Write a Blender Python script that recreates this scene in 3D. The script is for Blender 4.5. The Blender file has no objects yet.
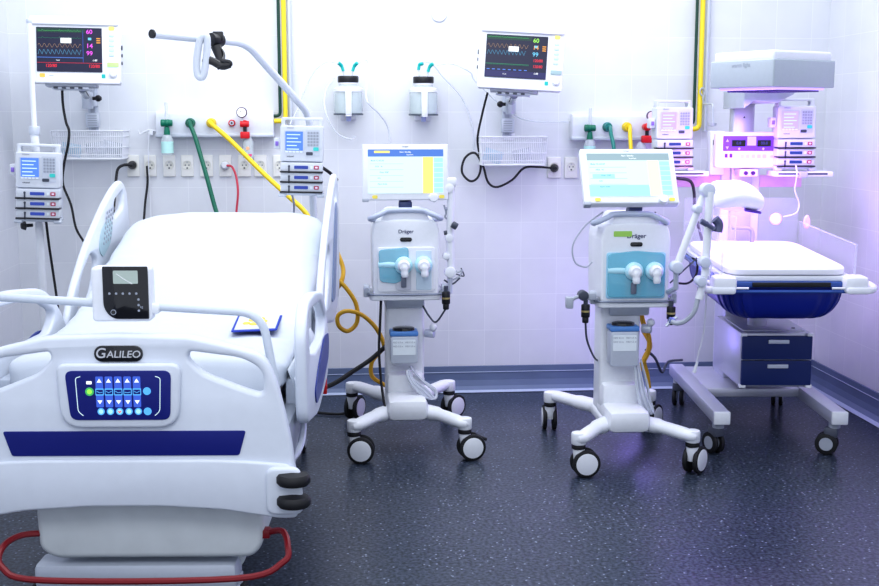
import bpy, bmesh, math, random
from mathutils import Vector, Matrix, noise
random.seed(4)
SC = bpy.context.scene
COL = SC.collection
R = math.radians

# ------------------------------------------------------------------ camera
F, TH, PS, H = 1176.0, R(8.4), R(4.9), 1.5
cf = Vector((math.sin(PS)*math.cos(TH), math.cos(PS)*math.cos(TH), -math.sin(TH)))
cr = Vector((math.cos(PS), -math.sin(PS), 0))
cu = cr.cross(cf)
cam = bpy.data.cameras.new('camera'); cam.sensor_width = 36; cam.lens = F/879*36
cam.clip_start = 0.05
camo = bpy.data.objects.new('camera', cam); COL.objects.link(camo)
camo.matrix_world = Matrix.Translation((0, 0, H)) @ Matrix((cr, cu, -cf)).transposed().to_4x4()
SC.camera = camo

def ray(x, y):
    return cf + cr*((x-439.5)/F) - cu*((y-293)/F)
def at(x, y, Y):
    d = ray(x, y); return Vector((0, 0, H)) + d*(Y/d.y)
def atz(x, y, Z):
    d = ray(x, y); return Vector((0, 0, H)) + d*((Z-H)/d.z)

# --------------------------------------------------------------- materials
MATS = {}
def mat(name, col, rough=0.45, metal=0.0, emit=None, es=1.0, trans=0.0, alpha=1.0, bump=0.03, scale=60, coat=0.0, var=0.04):
    if name in MATS: return MATS[name]
    m = bpy.data.materials.new(name); m.use_nodes = True
    nt = m.node_tree; b = nt.nodes['Principled BSDF']
    b.inputs['Roughness'].default_value = rough
    b.inputs['Metallic'].default_value = metal
    tc = nt.nodes.new('ShaderNodeTexCoord')
    nz = nt.nodes.new('ShaderNodeTexNoise'); nz.inputs['Scale'].default_value = scale; nz.inputs['Detail'].default_value = 3
    nt.links.new(tc.outputs['Object'], nz.inputs['Vector'])
    mx = nt.nodes.new('ShaderNodeMix'); mx.data_type = 'RGBA'
    mx.inputs['A'].default_value = (*[c*(1-var) for c in col], 1)
    mx.inputs['B'].default_value = (*[min(1, c*(1+var)) for c in col], 1)
    nt.links.new(nz.outputs['Fac'], mx.inputs['Factor'])
    nt.links.new(mx.outputs['Result'], b.inputs['Base Color'])
    if bump:
        bp = nt.nodes.new('ShaderNodeBump'); bp.inputs['Strength'].default_value = bump; bp.inputs['Distance'].default_value = 0.002
        nt.links.new(nz.outputs['Fac'], bp.inputs['Height']); nt.links.new(bp.outputs['Normal'], b.inputs['Normal'])
    if emit:
        b.inputs['Emission Color'].default_value = (*emit, 1); b.inputs['Emission Strength'].default_value = es
    if trans: b.inputs['Transmission Weight'].default_value = trans
    if alpha < 1: b.inputs['Alpha'].default_value = alpha
    if coat: b.inputs['Coat Weight'].default_value = coat
    MATS[name] = m
    return m

pumpw = mat('pump_body', (.66, .69, .75), .4)
white = mat('white_plastic', (.80, .82, .87), .35)
bedw = mat('bed_plastic', (.69, .73, .81), .38, scale=25)
grey = mat('grey_plastic', (.42, .45, .52), .4)
lgrey = mat('light_grey_metal', (.58, .62, .70), .35, .2)
steel = mat('steel', (.62, .64, .68), .25, .9)
alum = mat('brushed_aluminium', (.55, .58, .66), .4, .6)
black = mat('black_plastic', (.012, .012, .016), .35)
rubber = mat('black_rubber', (.015, .015, .018), .6)
gloss = mat('black_glass', (.006, .006, .009), .08, coat=.6)
navy = mat('navy_plastic', (.003, .010, .19), .5)
navyd = mat('navy_drawer', (.006, .022, .13), .5)
tubm = mat('deep_blue_tub', (.004, .018, .26), .4)
blue = mat('blue_plastic', (.06, .18, .55), .4)
teal = mat('teal_plastic', (.0, .45, .42), .4)
green = mat('green_rubber', (.0, .13, .075), .4)
yellow = mat('yellow_rubber', (.85, .62, .02), .4)
yelpipe = mat('yellow_pipe_paint', (.88, .70, .03), .4)
yeldk = mat('amber_rubber', (.62, .36, .02), .4)
red = mat('red_plastic', (.65, .01, .02), .35)
redpaint = mat('dark_red_paint', (.23, .008, .015), .35)
sheet = mat('white_sheet', (.60, .64, .70), .85, bump=.15, scale=350)
matpad = mat('warmer_pad', (.86, .86, .92), .7, bump=.1, scale=200)
acry = mat('clear_acrylic', (.85, .88, 1), .03, alpha=.07, bump=0)
acred = mat('acrylic_edge', (.80, .82, 1), .2, alpha=.22, bump=0)
glassm = mat('clear_jar', (.82, .90, .93), .05, alpha=.40, bump=0)
liq = mat('pale_liquid', (.62, .72, .74), .1, alpha=.75, bump=0)
tealglass = mat('teal_cover', (.20, .60, .76), .08, alpha=.60, bump=0, coat=.5)
tealpale = mat('pale_teal', (.50, .80, .90), .3)
cleartube = mat('clear_tubing', (.78, .82, .90), .15, alpha=.55, bump=0)
ivory = mat('ivory_socket', (.84, .84, .81), .4)
scuff = mat('off_white_cover', (.66, .70, .72), .45, scale=12, var=.1)
pinkish = mat('pink_panel', (.90, .72, .86), .35)
violet = mat('violet_panel', (.26, .16, .62), .3)
palepink = mat('pale_pink', (.95, .62, .74), .35)
def em(name, col, s=1.0):
    return mat(name, tuple(c*.15 for c in col), .35, emit=col, es=s, bump=0)
e_white = em('lit_white', (.92, .97, 1), 1.0)
e_navy = em('lit_navy', (.008, .010, .045), 1.0)
e_green = em('lit_green', (.07, .45, .12))
e_lime = em('lit_lime', (.35, .85, .10))
e_dgreen = em('lit_dark_green', (.02, .20, .10))
e_mag = em('lit_magenta', (.85, .10, .85))
e_cyan = em('lit_cyan', (.15, .55, .80))
e_pale = em('lit_pale_cyan', (.38, .74, .82))
e_vpale = em('lit_very_pale_cyan', (.64, .84, .87))
e_red = em('lit_red', (.80, .02, .05))
e_orange = em('lit_orange', (.80, .35, .05))
e_yel = em('lit_yellow', (1, .84, .22))
e_pyel = em('lit_pale_yellow', (1, .93, .62))
e_blue = em('lit_blue', (.05, .12, .60))
e_bar = em('lit_bar_blue', (.08, .20, .62))
e_lblue = em('lit_light_blue', (.10, .24, .78))
e_sky = em('lit_sky_blue', (.10, .42, .85))
e_lcd = mat('lcd_grey_green', (.30, .36, .34), .2, emit=(.30, .36, .34), es=.4)
e_lilac = em('lit_lilac', (.66, .50, .95))
tealkey = mat('teal_key', (.05, .60, .55), .4)
dkkey = mat('dark_key', (.06, .07, .10), .4)
greyprint = mat('grey_print', (.35, .38, .45), .5)
silver = mat('silver_print', (.65, .66, .70), .3, .5)
stickery = mat('yellow_sticker', (.88, .74, .12), .5)
stickerg = mat('green_sticker', (.35, .62, .12), .5)
orangep = mat('orange_plastic', (.9, .55, .1), .5)
bluecloth = mat('blue_cloth_border', (.02, .05, .40), .9)
yelcloth = mat('yellow_applique', (.80, .60, .12), .9)
palecloth = mat('pale_packet', (.60, .78, .90), .5, alpha=.9)

# ------------------------------------------------------------- mesh builder
def rrect(a0, b0, a1, b1, r=.01, n=5):
    r = min(r, abs(a1-a0)/2-1e-5, abs(b1-b0)/2-1e-5)
    out = []
    for cx, cy, s in ((a1-r, b0+r, -90), (a1-r, b1-r, 0), (a0+r, b1-r, 90), (a0+r, b0+r, 180)):
        for k in range(n+1):
            t = R(s+90*k/n); out.append((cx+r*math.cos(t), cy+r*math.sin(t)))
    return out
def rpoly(pts, r, n=5):
    out = []; N = len(pts)
    for i in range(N):
        p = Vector(pts[i][:2]); a = Vector(pts[i-1][:2]); b = Vector(pts[(i+1) % N][:2])
        rr = pts[i][2] if len(pts[i]) > 2 else r
        da = (a-p); db = (b-p)
        l = min(rr, da.length*.48, db.length*.48)
        p0 = p+da.normalized()*l; p1 = p+db.normalized()*l
        for k in range(n+1):
            t = k/n; out.append(tuple(p0*(1-t)**2+p*2*t*(1-t)+p1*t*t))
    return out
def catmull(pts, n=6, closed=False):
    P = [Vector(p) for p in pts]
    if len(P) < 3 and not closed: return P
    out = []; N = len(P)
    for i in range(N if closed else N-1):
        p1, p2 = P[i], P[(i+1) % N]
        p0 = P[i-1] if (i > 0 or closed) else p1*2-p2
        p3 = P[(i+2) % N] if (i+2 < N or closed) else p2*2-p1
        for k in range(n):
            t = k/n
            out.append(.5*((2*p1)+(p2-p0)*t+(2*p0-5*p1+4*p2-p3)*t*t+(3*p1-p0-3*p2+p3)*t**3))
    if not closed: out.append(P[-1])
    return out
def fillet(pts, r, n=5):
    P = [Vector(p) for p in pts]; out = [P[0]]
    for i in range(1, len(P)-1):
        p = P[i]; da = P[i-1]-p; db = P[i+1]-p; l = min(r, da.length*.48, db.length*.48)
        p0 = p+da.normalized()*l; p1 = p+db.normalized()*l
        for k in range(n+1):
            t = k/n; out.append(p0*(1-t)**2+p*2*t*(1-t)+p1*t*t)
    out.append(P[-1]); return out

XZ = Matrix(((1, 0, 0, 0), (0, 0, -1, 0), (0, 1, 0, 0), (0, 0, 0, 1)))     # (a,b,d) -> (a,-d,b): faces -y
YZ = Matrix(((0, 0, 1, 0), (1, 0, 0, 0), (0, 1, 0, 0), (0, 0, 0, 1)))      # (a,b,d) -> (d,a,b): faces +x
XY = Matrix.Identity(4)
def T3(x=0, y=0, z=0): return Matrix.Translation((x, y, z))
def RX(a): return Matrix.Rotation(R(a), 4, 'X')
def RY(a): return Matrix.Rotation(R(a), 4, 'Y')
def RZ(a): return Matrix.Rotation(R(a), 4, 'Z')

class MB:
    def __init__(s, X=None): s.bm = bmesh.new(); s.mats = []; s.X = X or Matrix.Identity(4)
    def mi(s, m):
        if m not in s.mats: s.mats.append(m)
        return s.mats.index(m)
    def merge(s, b, m, M=None):
        i = s.mi(m)
        for f in b.faces: f.material_index = i
        b.transform(s.X @ M if M is not None else s.X)
        me = bpy.data.meshes.new('tmp'); b.to_mesh(me); b.free()
        s.bm.from_mesh(me); bpy.data.meshes.remove(me); return s
    def box(s, c, d, m, rot=None, bev=0, seg=2, taper=None):
        b = bmesh.new(); bmesh.ops.create_cube(b, size=1)
        for v in b.verts:
            if taper and v.co.z < 0: v.co.x *= taper[0]; v.co.y *= taper[1]
            v.co = Vector((v.co.x*d[0], v.co.y*d[1], v.co.z*d[2]))
        if bev: bmesh.ops.bevel(b, geom=b.edges[:], offset=min(bev, min(d)*.49), segments=seg, affect='EDGES', profile=.5)
        M = T3(*c)
        if rot is not None: M = M @ rot
        return s.merge(b, m, M)
    def bb(s, lo, hi, m, bev=0, seg=2):
        return s.box([(lo[i]+hi[i])/2 for i in range(3)], [abs(hi[i]-lo[i]) for i in range(3)], m, None, bev, seg)
    def cyl(s, p0, p1, r, m, r2=None, seg=20, bev=0):
        p0, p1 = Vector(p0), Vector(p1); d = p1-p0; L = d.length
        b = bmesh.new(); bmesh.ops.create_cone(b, cap_ends=True, segments=seg, radius1=r, radius2=r if r2 is None else r2, depth=L)
        if bev:
            es = [e for e in b.edges if abs(e.verts[0].co.z-e.verts[1].co.z) < 1e-6]
            bmesh.ops.bevel(b, geom=es, offset=bev, segments=2, affect='EDGES', profile=.5)
        q = Vector((0, 0, 1)).rotation_difference(d.normalized()).to_matrix().to_4x4()
        return s.merge(b, m, Matrix.Translation((p0+p1)/2) @ q)
    def ball(s, c, r, m, sc=(1, 1, 1), seg=16):
        b = bmesh.new(); bmesh.ops.create_uvsphere(b, u_segments=seg, v_segments=seg//2+2, radius=r)
        return s.merge(b, m, T3(*c) @ Matrix.Diagonal((*sc, 1)))
    def tube(s, pts, r, m, closed=False, seg=8, n=6, raw=False, flat=1.0):
        P = [Vector(p) for p in pts] if raw else catmull(pts, n, closed)
        N = len(P); b = bmesh.new(); rings = []; up = None
        for i in range(N):
            a = P[i-1] if (i > 0 or closed) else P[i]; c = P[(i+1) % N] if (i < N-1 or closed) else P[i]
            t = (c-a)
            if t.length < 1e-9: t = Vector((0, 0, 1))
            t.normalize()
            if up is None:
                up = Vector((0, 0, 1)) if abs(t.z) < .9 else Vector((1, 0, 0))
            up = (up-t*up.dot(t))
            if up.length < 1e-6: up = t.orthogonal()
            up.normalize(); sd = t.cross(up)
            rr = r[i*(len(r)-1)//max(1, N-1)] if isinstance(r, (list, tuple)) else r
            rings.append([b.verts.new(P[i]+up*math.cos(2*math.pi*k/seg)*rr+sd*math.sin(2*math.pi*k/seg)*rr*flat) for k in range(seg)])
        for i in range(N if closed else N-1):
            A, B = rings[i], rings[(i+1) % N]
            for k in range(seg): b.faces.new((A[k], A[(k+1) % seg], B[(k+1) % seg], B[k]))
        if not closed: b.faces.new(rings[0][::-1]); b.faces.new(rings[-1])
        bmesh.ops.recalc_face_normals(b, faces=b.faces[:])
        return s.merge(b, m)
    def lathe(s, prof, m, M=None, seg=24, cap=True):
        b = bmesh.new(); rings = []
        for r, z in prof:
            r = max(r, 1e-5)
            rings.append([b.verts.new((r*math.cos(2*math.pi*k/seg), r*math.sin(2*math.pi*k/seg), z)) for k in range(seg)])
        for A, B in zip(rings, rings[1:]):
            for k in range(seg): b.faces.new((A[k], A[(k+1) % seg], B[(k+1) % seg], B[k]))
        if cap: b.faces.new(rings[0][::-1]); b.faces.new(rings[-1])
        bmesh.ops.recalc_face_normals(b, faces=b.faces[:])
        return s.merge(b, m, M)
    def plate(s, outs, th, m, M=XZ, bev=0, d0=0, seg=3):
        """outline(s) in (a,b), extruded from depth d0 towards +d by th"""
        if outs and not isinstance(outs[0][0], (list, tuple)): outs = [outs]
        if len(outs) == 1:
            b = bmesh.new(); v0 = [b.verts.new((p[0], p[1], 0)) for p in outs[0]]
            f = b.faces.new(v0); r = bmesh.ops.extrude_face_region(b, geom=[f])
            vs = [g for g in r['geom'] if isinstance(g, bmesh.types.BMVert)]
            bmesh.ops.translate(b, vec=(0, 0, th), verts=vs)
            if bev:
                es = [e for e in b.edges if abs(e.verts[0].co.z-e.verts[1].co.z) < 1e-7]
                bmesh.ops.bevel(b, geom=es, offset=bev, segments=seg, affect='EDGES', profile=.5, clamp_overlap=True)
            bmesh.ops.recalc_face_normals(b, faces=b.faces[:])
            return s.merge(b, m, M @ T3(0, 0, d0))
        cd = bpy.data.curves.new('c', 'CURVE'); cd.dimensions = '2D'; cd.fill_mode = 'BOTH'
        for o in outs:
            sp = cd.splines.new('POLY'); sp.points.add(len(o)-1); sp.use_cyclic_u = True
            for i, p in enumerate(o): sp.points[i].co = (p[0], p[1], 0, 1)
        cd.extrude = th/2-bev; cd.bevel_depth = bev; cd.bevel_resolution = 2; cd.offset = -bev
        me = conv(cd); b = bmesh.new(); b.from_mesh(me); bpy.data.meshes.remove(me)
        bmesh.ops.remove_doubles(b, verts=b.verts[:], dist=1e-5)
        bmesh.ops.recalc_face_normals(b, faces=b.faces[:])
        return s.merge(b, m, M @ T3(0, 0, d0+th/2))
    def text(s, t, size, m, M, th=.0006, al='CENTER', shear=0, sx=1):
        cd = bpy.data.curves.new('t', 'FONT'); cd.body = t; cd.size = size; cd.extrude = th/2; cd.align_x = al; cd.align_y = 'CENTER'; cd.shear = shear
        cd.offset = size*.012
        me = conv(cd); b = bmesh.new(); b.from_mesh(me); bpy.data.meshes.remove(me)
        return s.merge(b, m, M @ T3(0, 0, th/2) @ Matrix.Diagonal((sx, 1, 1, 1)))
    def grid(s, fn, nu, nv, m, wrap=False):
        b = bmesh.new(); V = [[b.verts.new(fn(i/nu, j/nv)) for j in range(nv if wrap else nv+1)] for i in range(nu+1)]
        for i in range(nu):
            for j in range(nv):
                k = (j+1) % len(V[0]) if wrap else j+1
                b.faces.new((V[i][j], V[i+1][j], V[i+1][k], V[i][k]))
        if wrap:
            b.faces.new(V[0]); b.faces.new(V[-1][::-1])
        bmesh.ops.recalc_face_normals(b, faces=b.faces[:])
        return s.merge(b, m)
    def build(s, name, parent=None, origin=None, ang=38):
        if origin is not None:
            bmesh.ops.translate(s.bm, vec=-Vector(origin), verts=s.bm.verts[:])
        me = bpy.data.meshes.new(name); s.bm.to_mesh(me); s.bm.free()
        for m in s.mats: me.materials.append(m)
        me.polygons.foreach_set('use_smooth', [True]*len(me.polygons))
        me.set_sharp_from_angle(angle=R(ang))
        o = bpy.data.objects.new(name, me); COL.objects.link(o)
        if parent is not None: o.parent = parent
        if origin is not None: o.location = origin
        return o

_co = None
def conv(cd):
    o = bpy.data.objects.new('c', cd); COL.objects.link(o)
    dg = bpy.context.evaluated_depsgraph_get()
    me = bpy.data.meshes.new_from_object(o.evaluated_get(dg))
    bpy.data.objects.remove(o); bpy.data.curves.remove(cd)
    return me

def tag(o, label=None, cat=None, group=None, kind=None):
    if label: o['label'] = label
    if cat: o['category'] = cat
    if group: o['group'] = group
    if kind: o['kind'] = kind
    return o
FR = {}
def thing(name, label, cat, loc=(0, 0, 0), rz=0, group=None, rot=None):
    o = bpy.data.objects.new(name, None); COL.objects.link(o); o.empty_display_size = .05
    o.location = loc
    o.rotation_euler = rot if rot else (0, 0, R(rz))
    FR[o.name] = Matrix.Translation(loc) @ o.rotation_euler.to_matrix().to_4x4()
    return tag(o, label, cat, group)
def hit(t, x, y, ax, val):
    """the point of the thing's own plane (axis ax = val) that lies under a point of the photograph, in the thing's coordinates"""
    Mi = FR[t.name].inverted(); o = Mi @ Vector((0, 0, H)); d = Mi.to_3x3() @ ray(x, y)
    return o+d*((val-o[ax])/d[ax])
def cable(name, label, pts, r, m, cat='cable', group=None, n=8, seg=8):
    pts = [Vector(p) for p in pts]
    o = MB().tube(pts, r, m, n=n, seg=seg).build(name, None, pts[0])
    return tag(o, label, cat, group)
def copytree(src, loc, rz=None, rot=None, label=None, group=None):
    c = src.copy(); COL.objects.link(c); c.location = loc
    if rz is not None: c.rotation_euler = (0, 0, R(rz))
    if rot is not None: c.rotation_euler = rot
    if label: c['label'] = label
    if group: c['group'] = group
    FR[c.name] = Matrix.Translation(loc) @ c.rotation_euler.to_matrix().to_4x4()
    for ch in list(src.children):
        d = ch.copy(); COL.objects.link(d); d.parent = c
        for g in list(ch.children):
            e = g.copy(); COL.objects.link(e); e.parent = d
    return c

# ------------------------------------------------------------------ setting
WY, WR, WL = 6.4, 2.70, -1.70
def tile_mat(name, axis):
    m = bpy.data.materials.new(name); m.use_nodes = True; nt = m.node_tree; b = nt.nodes['Principled BSDF']
    ge = nt.nodes.new('ShaderNodeNewGeometry'); sp = nt.nodes.new('ShaderNodeSeparateXYZ'); cb = nt.nodes.new('ShaderNodeCombineXYZ')
    nt.links.new(ge.outputs['Position'], sp.inputs[0])
    nt.links.new(sp.outputs[axis], cb.inputs[0])
    ad = nt.nodes.new('ShaderNodeMath'); ad.operation = 'ADD'; ad.inputs[1].default_value = 20-.14
    nt.links.new(sp.outputs[2], ad.inputs[0]); nt.links.new(ad.outputs[0], cb.inputs[1])
    br = nt.nodes.new('ShaderNodeTexBrick'); br.offset = 0; br.squash = 1
    br.inputs['Scale'].default_value = 1; br.inputs['Brick Width'].default_value = .2; br.inputs['Row Height'].default_value = .2
    br.inputs['Mortar Size'].default_value = .0016; br.inputs['Mortar Smooth'].default_value = .4
    br.inputs['Color1'].default_value = (.765, .785, .825, 1); br.inputs['Color2'].default_value = (.735, .755, .80, 1); br.inputs['Mortar'].default_value = (.86, .88, .91, 1)
    nt.links.new(cb.outputs[0], br.inputs['Vector'])
    nz = nt.nodes.new('ShaderNodeTexNoise'); nz.inputs['Scale'].default_value = 5; nz.inputs['Detail'].default_value = 5
    nt.links.new(ge.outputs['Position'], nz.inputs['Vector'])
    mx = nt.nodes.new('ShaderNodeMix'); mx.data_type = 'RGBA'; mx.blend_type = 'MULTIPLY'; mx.inputs['Factor'].default_value = .22
    cr_ = nt.nodes.new('ShaderNodeValToRGB'); cr_.color_ramp.elements[0].position = .3; cr_.color_ramp.elements[1].position = .7
    cr_.color_ramp.elements[0].color = (.72, .73, .77, 1)
    nt.links.new(nz.outputs['Fac'], cr_.inputs[0]); nt.links.new(br.outputs['Color'], mx.inputs['A']); nt.links.new(cr_.outputs[0], mx.inputs['B'])
    nt.links.new(mx.outputs['Result'], b.inputs['Base Color'])
    b.inputs['Roughness'].default_value = .3
    bp = nt.nodes.new('ShaderNodeBump'); bp.inputs['Strength'].default_value = .25; bp.inputs['Distance'].default_value = .003; bp.invert = True
    nt.links.new(br.outputs['Fac'], bp.inputs['Height']); nt.links.new(bp.outputs['Normal'], b.inputs['Normal'])
    return m
def floor_mat():
    m = bpy.data.materials.new('speckled_vinyl'); m.use_nodes = True; nt = m.node_tree; b = nt.nodes['Principled BSDF']
    ge = nt.nodes.new('ShaderNodeNewGeometry')
    n1 = nt.nodes.new('ShaderNodeTexNoise'); n1.inputs['Scale'].default_value = 3; n1.inputs['Detail'].default_value = 4
    n2 = nt.nodes.new('ShaderNodeTexNoise'); n2.inputs['Scale'].default_value = 75; n2.inputs['Detail'].default_value = 2
    vo = nt.nodes.new('ShaderNodeTexVoronoi'); vo.inputs['Scale'].default_value = 36
    for n in (n1, n2, vo): nt.links.new(ge.outputs['Position'], n.inputs['Vector'])
    r1 = nt.nodes.new('ShaderNodeValToRGB'); r1.color_ramp.elements[0].position = .38; r1.color_ramp.elements[1].position = .64
    r1.color_ramp.elements[0].color = (.012, .018, .030, 1); r1.color_ramp.elements[1].color = (.070, .088, .13, 1)
    nt.links.new(n2.outputs['Fac'], r1.inputs[0])
    r2 = nt.nodes.new('ShaderNodeValToRGB'); r2.color_ramp.elements[0].position = .10; r2.color_ramp.elements[1].position = .16
    r2.color_ramp.elements[0].color = (1, 1, 1, 1); r2.color_ramp.elements[1].color = (0, 0, 0, 1)
    nt.links.new(vo.outputs['Distance'], r2.inputs[0])
    nt.links.new(n2.outputs['Color'], vo.inputs['Vector']) if False else None
    mx = nt.nodes.new('ShaderNodeMix'); mx.data_type = 'RGBA'; mx.inputs['B'].default_value = (.30, .35, .46, 1)
    nt.links.new(r2.outputs[0], mx.inputs['Factor']); nt.links.new(r1.outputs[0], mx.inputs['A'])
    nt.links.new(mx.outputs['Result'], b.inputs['Base Color'])
    mr = nt.nodes.new('ShaderNodeMapRange'); mr.inputs['To Min'].default_value = .22; mr.inputs['To Max'].default_value = .42
    nt.links.new(n1.outputs['Fac'], mr.inputs['Value']); nt.links.new(mr.outputs[0], b.inputs['Roughness'])
    bp = nt.nodes.new('ShaderNodeBump'); bp.inputs['Strength'].default_value = .05; bp.inputs['Distance'].default_value = .002
    nt.links.new(n2.outputs['Fac'], bp.inputs['Height']); nt.links.new(bp.outputs['Normal'], b.inputs['Normal'])
    return m
CEILZ = 3.2
def struct(name, mb): return tag(mb.build(name), kind='structure')
struct('floor', MB().bb((WL-.1, .8, -.06), (WR+.1, WY+.1, 0), floor_mat()))
tb = tile_mat('wall_tiles_back', 0); tr = tile_mat('wall_tiles_side', 1)
struct('wall_back', MB().bb((WL-.1, WY, 0), (WR+.1, WY+.1, CEILZ), tb))
struct('wall_right', MB().bb((WR, .8, 0), (WR+.1, WY, CEILZ), tr))
struct('wall_left', MB().bb((WL-.1, .8, 0), (WL, WY, CEILZ), tr))
skm = mat('blue_grey_vinyl_skirting', (.14, .185, .29), .45, scale=8, var=.12)
skl = mat('skirting_edge_line', (.45, .52, .66), .5)
def skirt(name, p0, p1, nrm):
    p0, p1, nrm = Vector(p0), Vector(p1), Vector(nrm)
    prof = [(.006, .14), (.012, .138), (.014, .06), (.022, .028), (.045, .010), (.075, .003)]
    m = MB()
    for k, (a, b) in enumerate(zip(prof, prof[1:])):
        mm = skl if k == 4 else skm
        bm = bmesh.new()
        vs = [bm.verts.new(p+nrm*q[0]+Vector((0, 0, q[1]))) for p, q in ((p0, a), (p1, a), (p1, b), (p0, b))]
        bm.faces.new(vs); m.merge(bm, mm)
    # seam line along the middle of the strip, as on the real welded vinyl
    d = (p1-p0)
    m.tube([p0+nrm*.014+Vector((0, 0, .105)), p1+nrm*.014+Vector((0, 0, .105))], .0022, skl, raw=True, seg=6)
    return struct(name, m)
skirt('baseboard_back', (WL, WY, 0), (WR, WY, 0), (0, -1, 0))
skirt('baseboard_right', (WR, WY, 0), (WR, .8, 0), (-1, 0, 0))
skirt('baseboard_left', (WL, .8, 0), (WL, WY, 0), (1, 0, 0))

e_tan = em('lit_tan', (.42, .26, .14)); e_wblue = em('lit_wave_blue', (.10, .34, .52))
def wave(x0, x1, z, amp, per, kind, n=None):
    pts = []; x = x0; 
    n = n or int((x1-x0)/per*10)
    for i in range(n+1):
        x = x0+(x1-x0)*i/n; ph = ((x-x0)/per) % 1
        if kind == 'ecg': v = 1 if .44 < ph < .52 else (-.35 if .52 <= ph < .6 else .12*math.sin(ph*12))
        elif kind == 'sin': v = math.sin(ph*2*math.pi)
        else: v = (ph/.35 if ph < .35 else 1-(ph-.35)/.65)*2-1
        pts.append((x, 0, z+amp*v))
    return pts

# -------------------------------------------------------- patient monitors
def patient_monitor(label, loc, rot, cols, small):
    t = thing('patient_monitor', label, 'monitor', loc, rot=rot, group='patient monitors on the back wall')
    m = MB()
    m.plate(rrect(-.22, 0, .22, .30, .016), .075, white, T3(0, .03, 0) @ XZ, bev=.010)
    m.plate(rrect(-.215, .262, .215, .300, .012), .012, white, T3(0, -.045, 0) @ XZ, bev=.005)
    m.bb((-.19, .03, .02), (.19, .085, .27), white, .02)
    m.plate(rrect(-.218, 0, .218, .022, .008), .010, white, T3(0, -.045, 0) @ XZ, bev=.004)
    m.text('Dräger', .014, dkkey, T3(0, -.0452, .281) @ XZ)
    m.build('housing', t)
    y = -.046
    m = MB(T3(-.006, y, .052) @ Matrix.Diagonal((.945, 1, .945, 1)) @ T3(0, 0, -.052))
    m.plate(rrect(-.188, .052, .146, .262, .003), .003, e_navy)
    def pl(pts, mm, r=.0008): m.tube([(p[0], -.0035, p[2]) for p in pts], r, mm, raw=True, seg=4)
    D = T3(0, -.003, 0) @ XZ
    m.plate(rrect(-.186, .238, .06, .258, .001), .0005, em('lit_strip', (.01, .05, .04)), D)
    if small:
        pl(wave(-.18, .04, .246, .006, .045, 'ecg'), e_green); pl(wave(-.18, .04, .212, .006, .045, 'ecg'), e_dgreen)
        pl(wave(-.18, .04, .176, .009, .026, 'sin'), e_tan, .0007); pl(wave(-.18, .04, .146, .013, .021, 'saw'), e_wblue, .0008)
        rows = [('60', .243, .024), ('14', .176, .026), ('99', .141, .024)]
    else:
        pl(wave(-.18, .04, .250, .004, .03, 'ecg'), e_green); pl(wave(-.18, .04, .208, .010, .024, 'sin'), e_tan, .0007)
        pl(wave(-.18, .03, .176, .012, .020, 'saw'), e_wblue, .0008); pl([(-.18, 0, .115), (.05, 0, .115)], e_dgreen, .0006)
        rows = [('60', .240, .024), ('14', .205, .024), ('99', .172, .024)]
    for (s, z, h), c in zip(rows, cols): m.text(s, h*1.18, c, T3(.082, -.003, z) @ XZ, sx=1.15)
    m.plate(rrect(-.065, .188 if small else .182, -.010, .213 if small else .207, .001), .001, e_white, D)
    m.plate(rrect(.075, .204, .092, .216, .001), .0006, e_cyan, D)
    for k in range(3): m.plate(rrect(.118, .190+k*.010, .138, .195+k*.010, .001), .0006, e_orange, D)
    m.plate(rrect(-.186, .118, .05, .121, .001), .0006, e_bar if small else e_dgreen, D)
    if small:
        m.text('120/80', .021, e_red, T3(-.115, -.003, .080) @ XZ); m.text('120/80', .021, e_red, T3(.105, -.003, .080) @ XZ)
        m.text('-149', .014, e_white, T3(.108, -.003, .108) @ XZ)
        m.plate(rrect(-.186, .094, .145, .0955, .0005), .0006, e_red, D); m.plate(rrect(.048, .098, .05, .25, .001), .0005, e_blue, D)
    else:
        m.text('120/80', .019, e_red, T3(.098, -.003, .142) @ XZ); m.text('120/80', .019, e_red, T3(.098, -.003, .113) @ XZ)
        m.text('-149', .014, e_white, T3(.090, -.003, .078) @ XZ)
        for k in range(8): m.plate(rrect(-.178+k*.029, .090, -.162+k*.029, .094, .001), .0006, e_lblue, D)
        m.plate(rrect(-.186, .056, .145, .085, .001), .0004, em('lit_navy2', (.02, .02, .12)), D)
    m.text('PULSE', .007, e_white, T3(-.08, -.003, .106 if small else .070) @ XZ)
    m.build('screen', t)
    m = MB(T3(0, y, 0))
    m.plate(rrect(-.185, .024, .145, .046, .003), .001, pale_strip)
    m.plate(rrect(-.172, .026, -.145, .044, .004), .002, orangep if small else e_pyel); m.text('menu', .010, greyprint, T3(-.115, -.001, .035) @ XZ)
    m.plate(rrect(.128, .026, .146, .044, .002), .002, teal)
    m.build('printed_strip', t)
    m = MB(T3(0, y, 0))
    m.plate(rrect(.165, .242, .194, .258, .006), .004, e_yel, bev=.001); m.build('side_button', t)
    for k in range(5): m = MB(T3(0, y, 0)); m.plate(rrect(.166, .214-k*.022, .192, .230-k*.022, .004), .004, palebtn, bev=.001); m.build('side_button', t)
    m = MB(T3(0, y, 0)); m.plate(rrect(.156, .078, .212, .098, .003), .004, limebtn if small else greyprint2, bev=.001)
    m.build('side_button', t)
    m = MB(T3(.186, y, .046)); m.lathe([(.019, 0), (.019, .010), (.016, .018), (.006, .020)], white, XZ); m.lathe([(.013, .0185), (.013, .0205)], silver, XZ); m.build('rotary_knob', t)
    m = MB()
    s = 1 if small else -1
    for k in range(3): m.cyl((s*.219, -.0, .17-k*.035), (s*.226, 0, .17-k*.035), .008 if k else .011, dkkey)
    m.build('side_connector', t)
    m = MB(); m.bb((-.15, -.03, -.012), (.0+.1, .06, .004), grey, .004); m.bb((-.12, -.02, -.024), (.06, .05, -.012), lgrey, .003)
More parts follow.
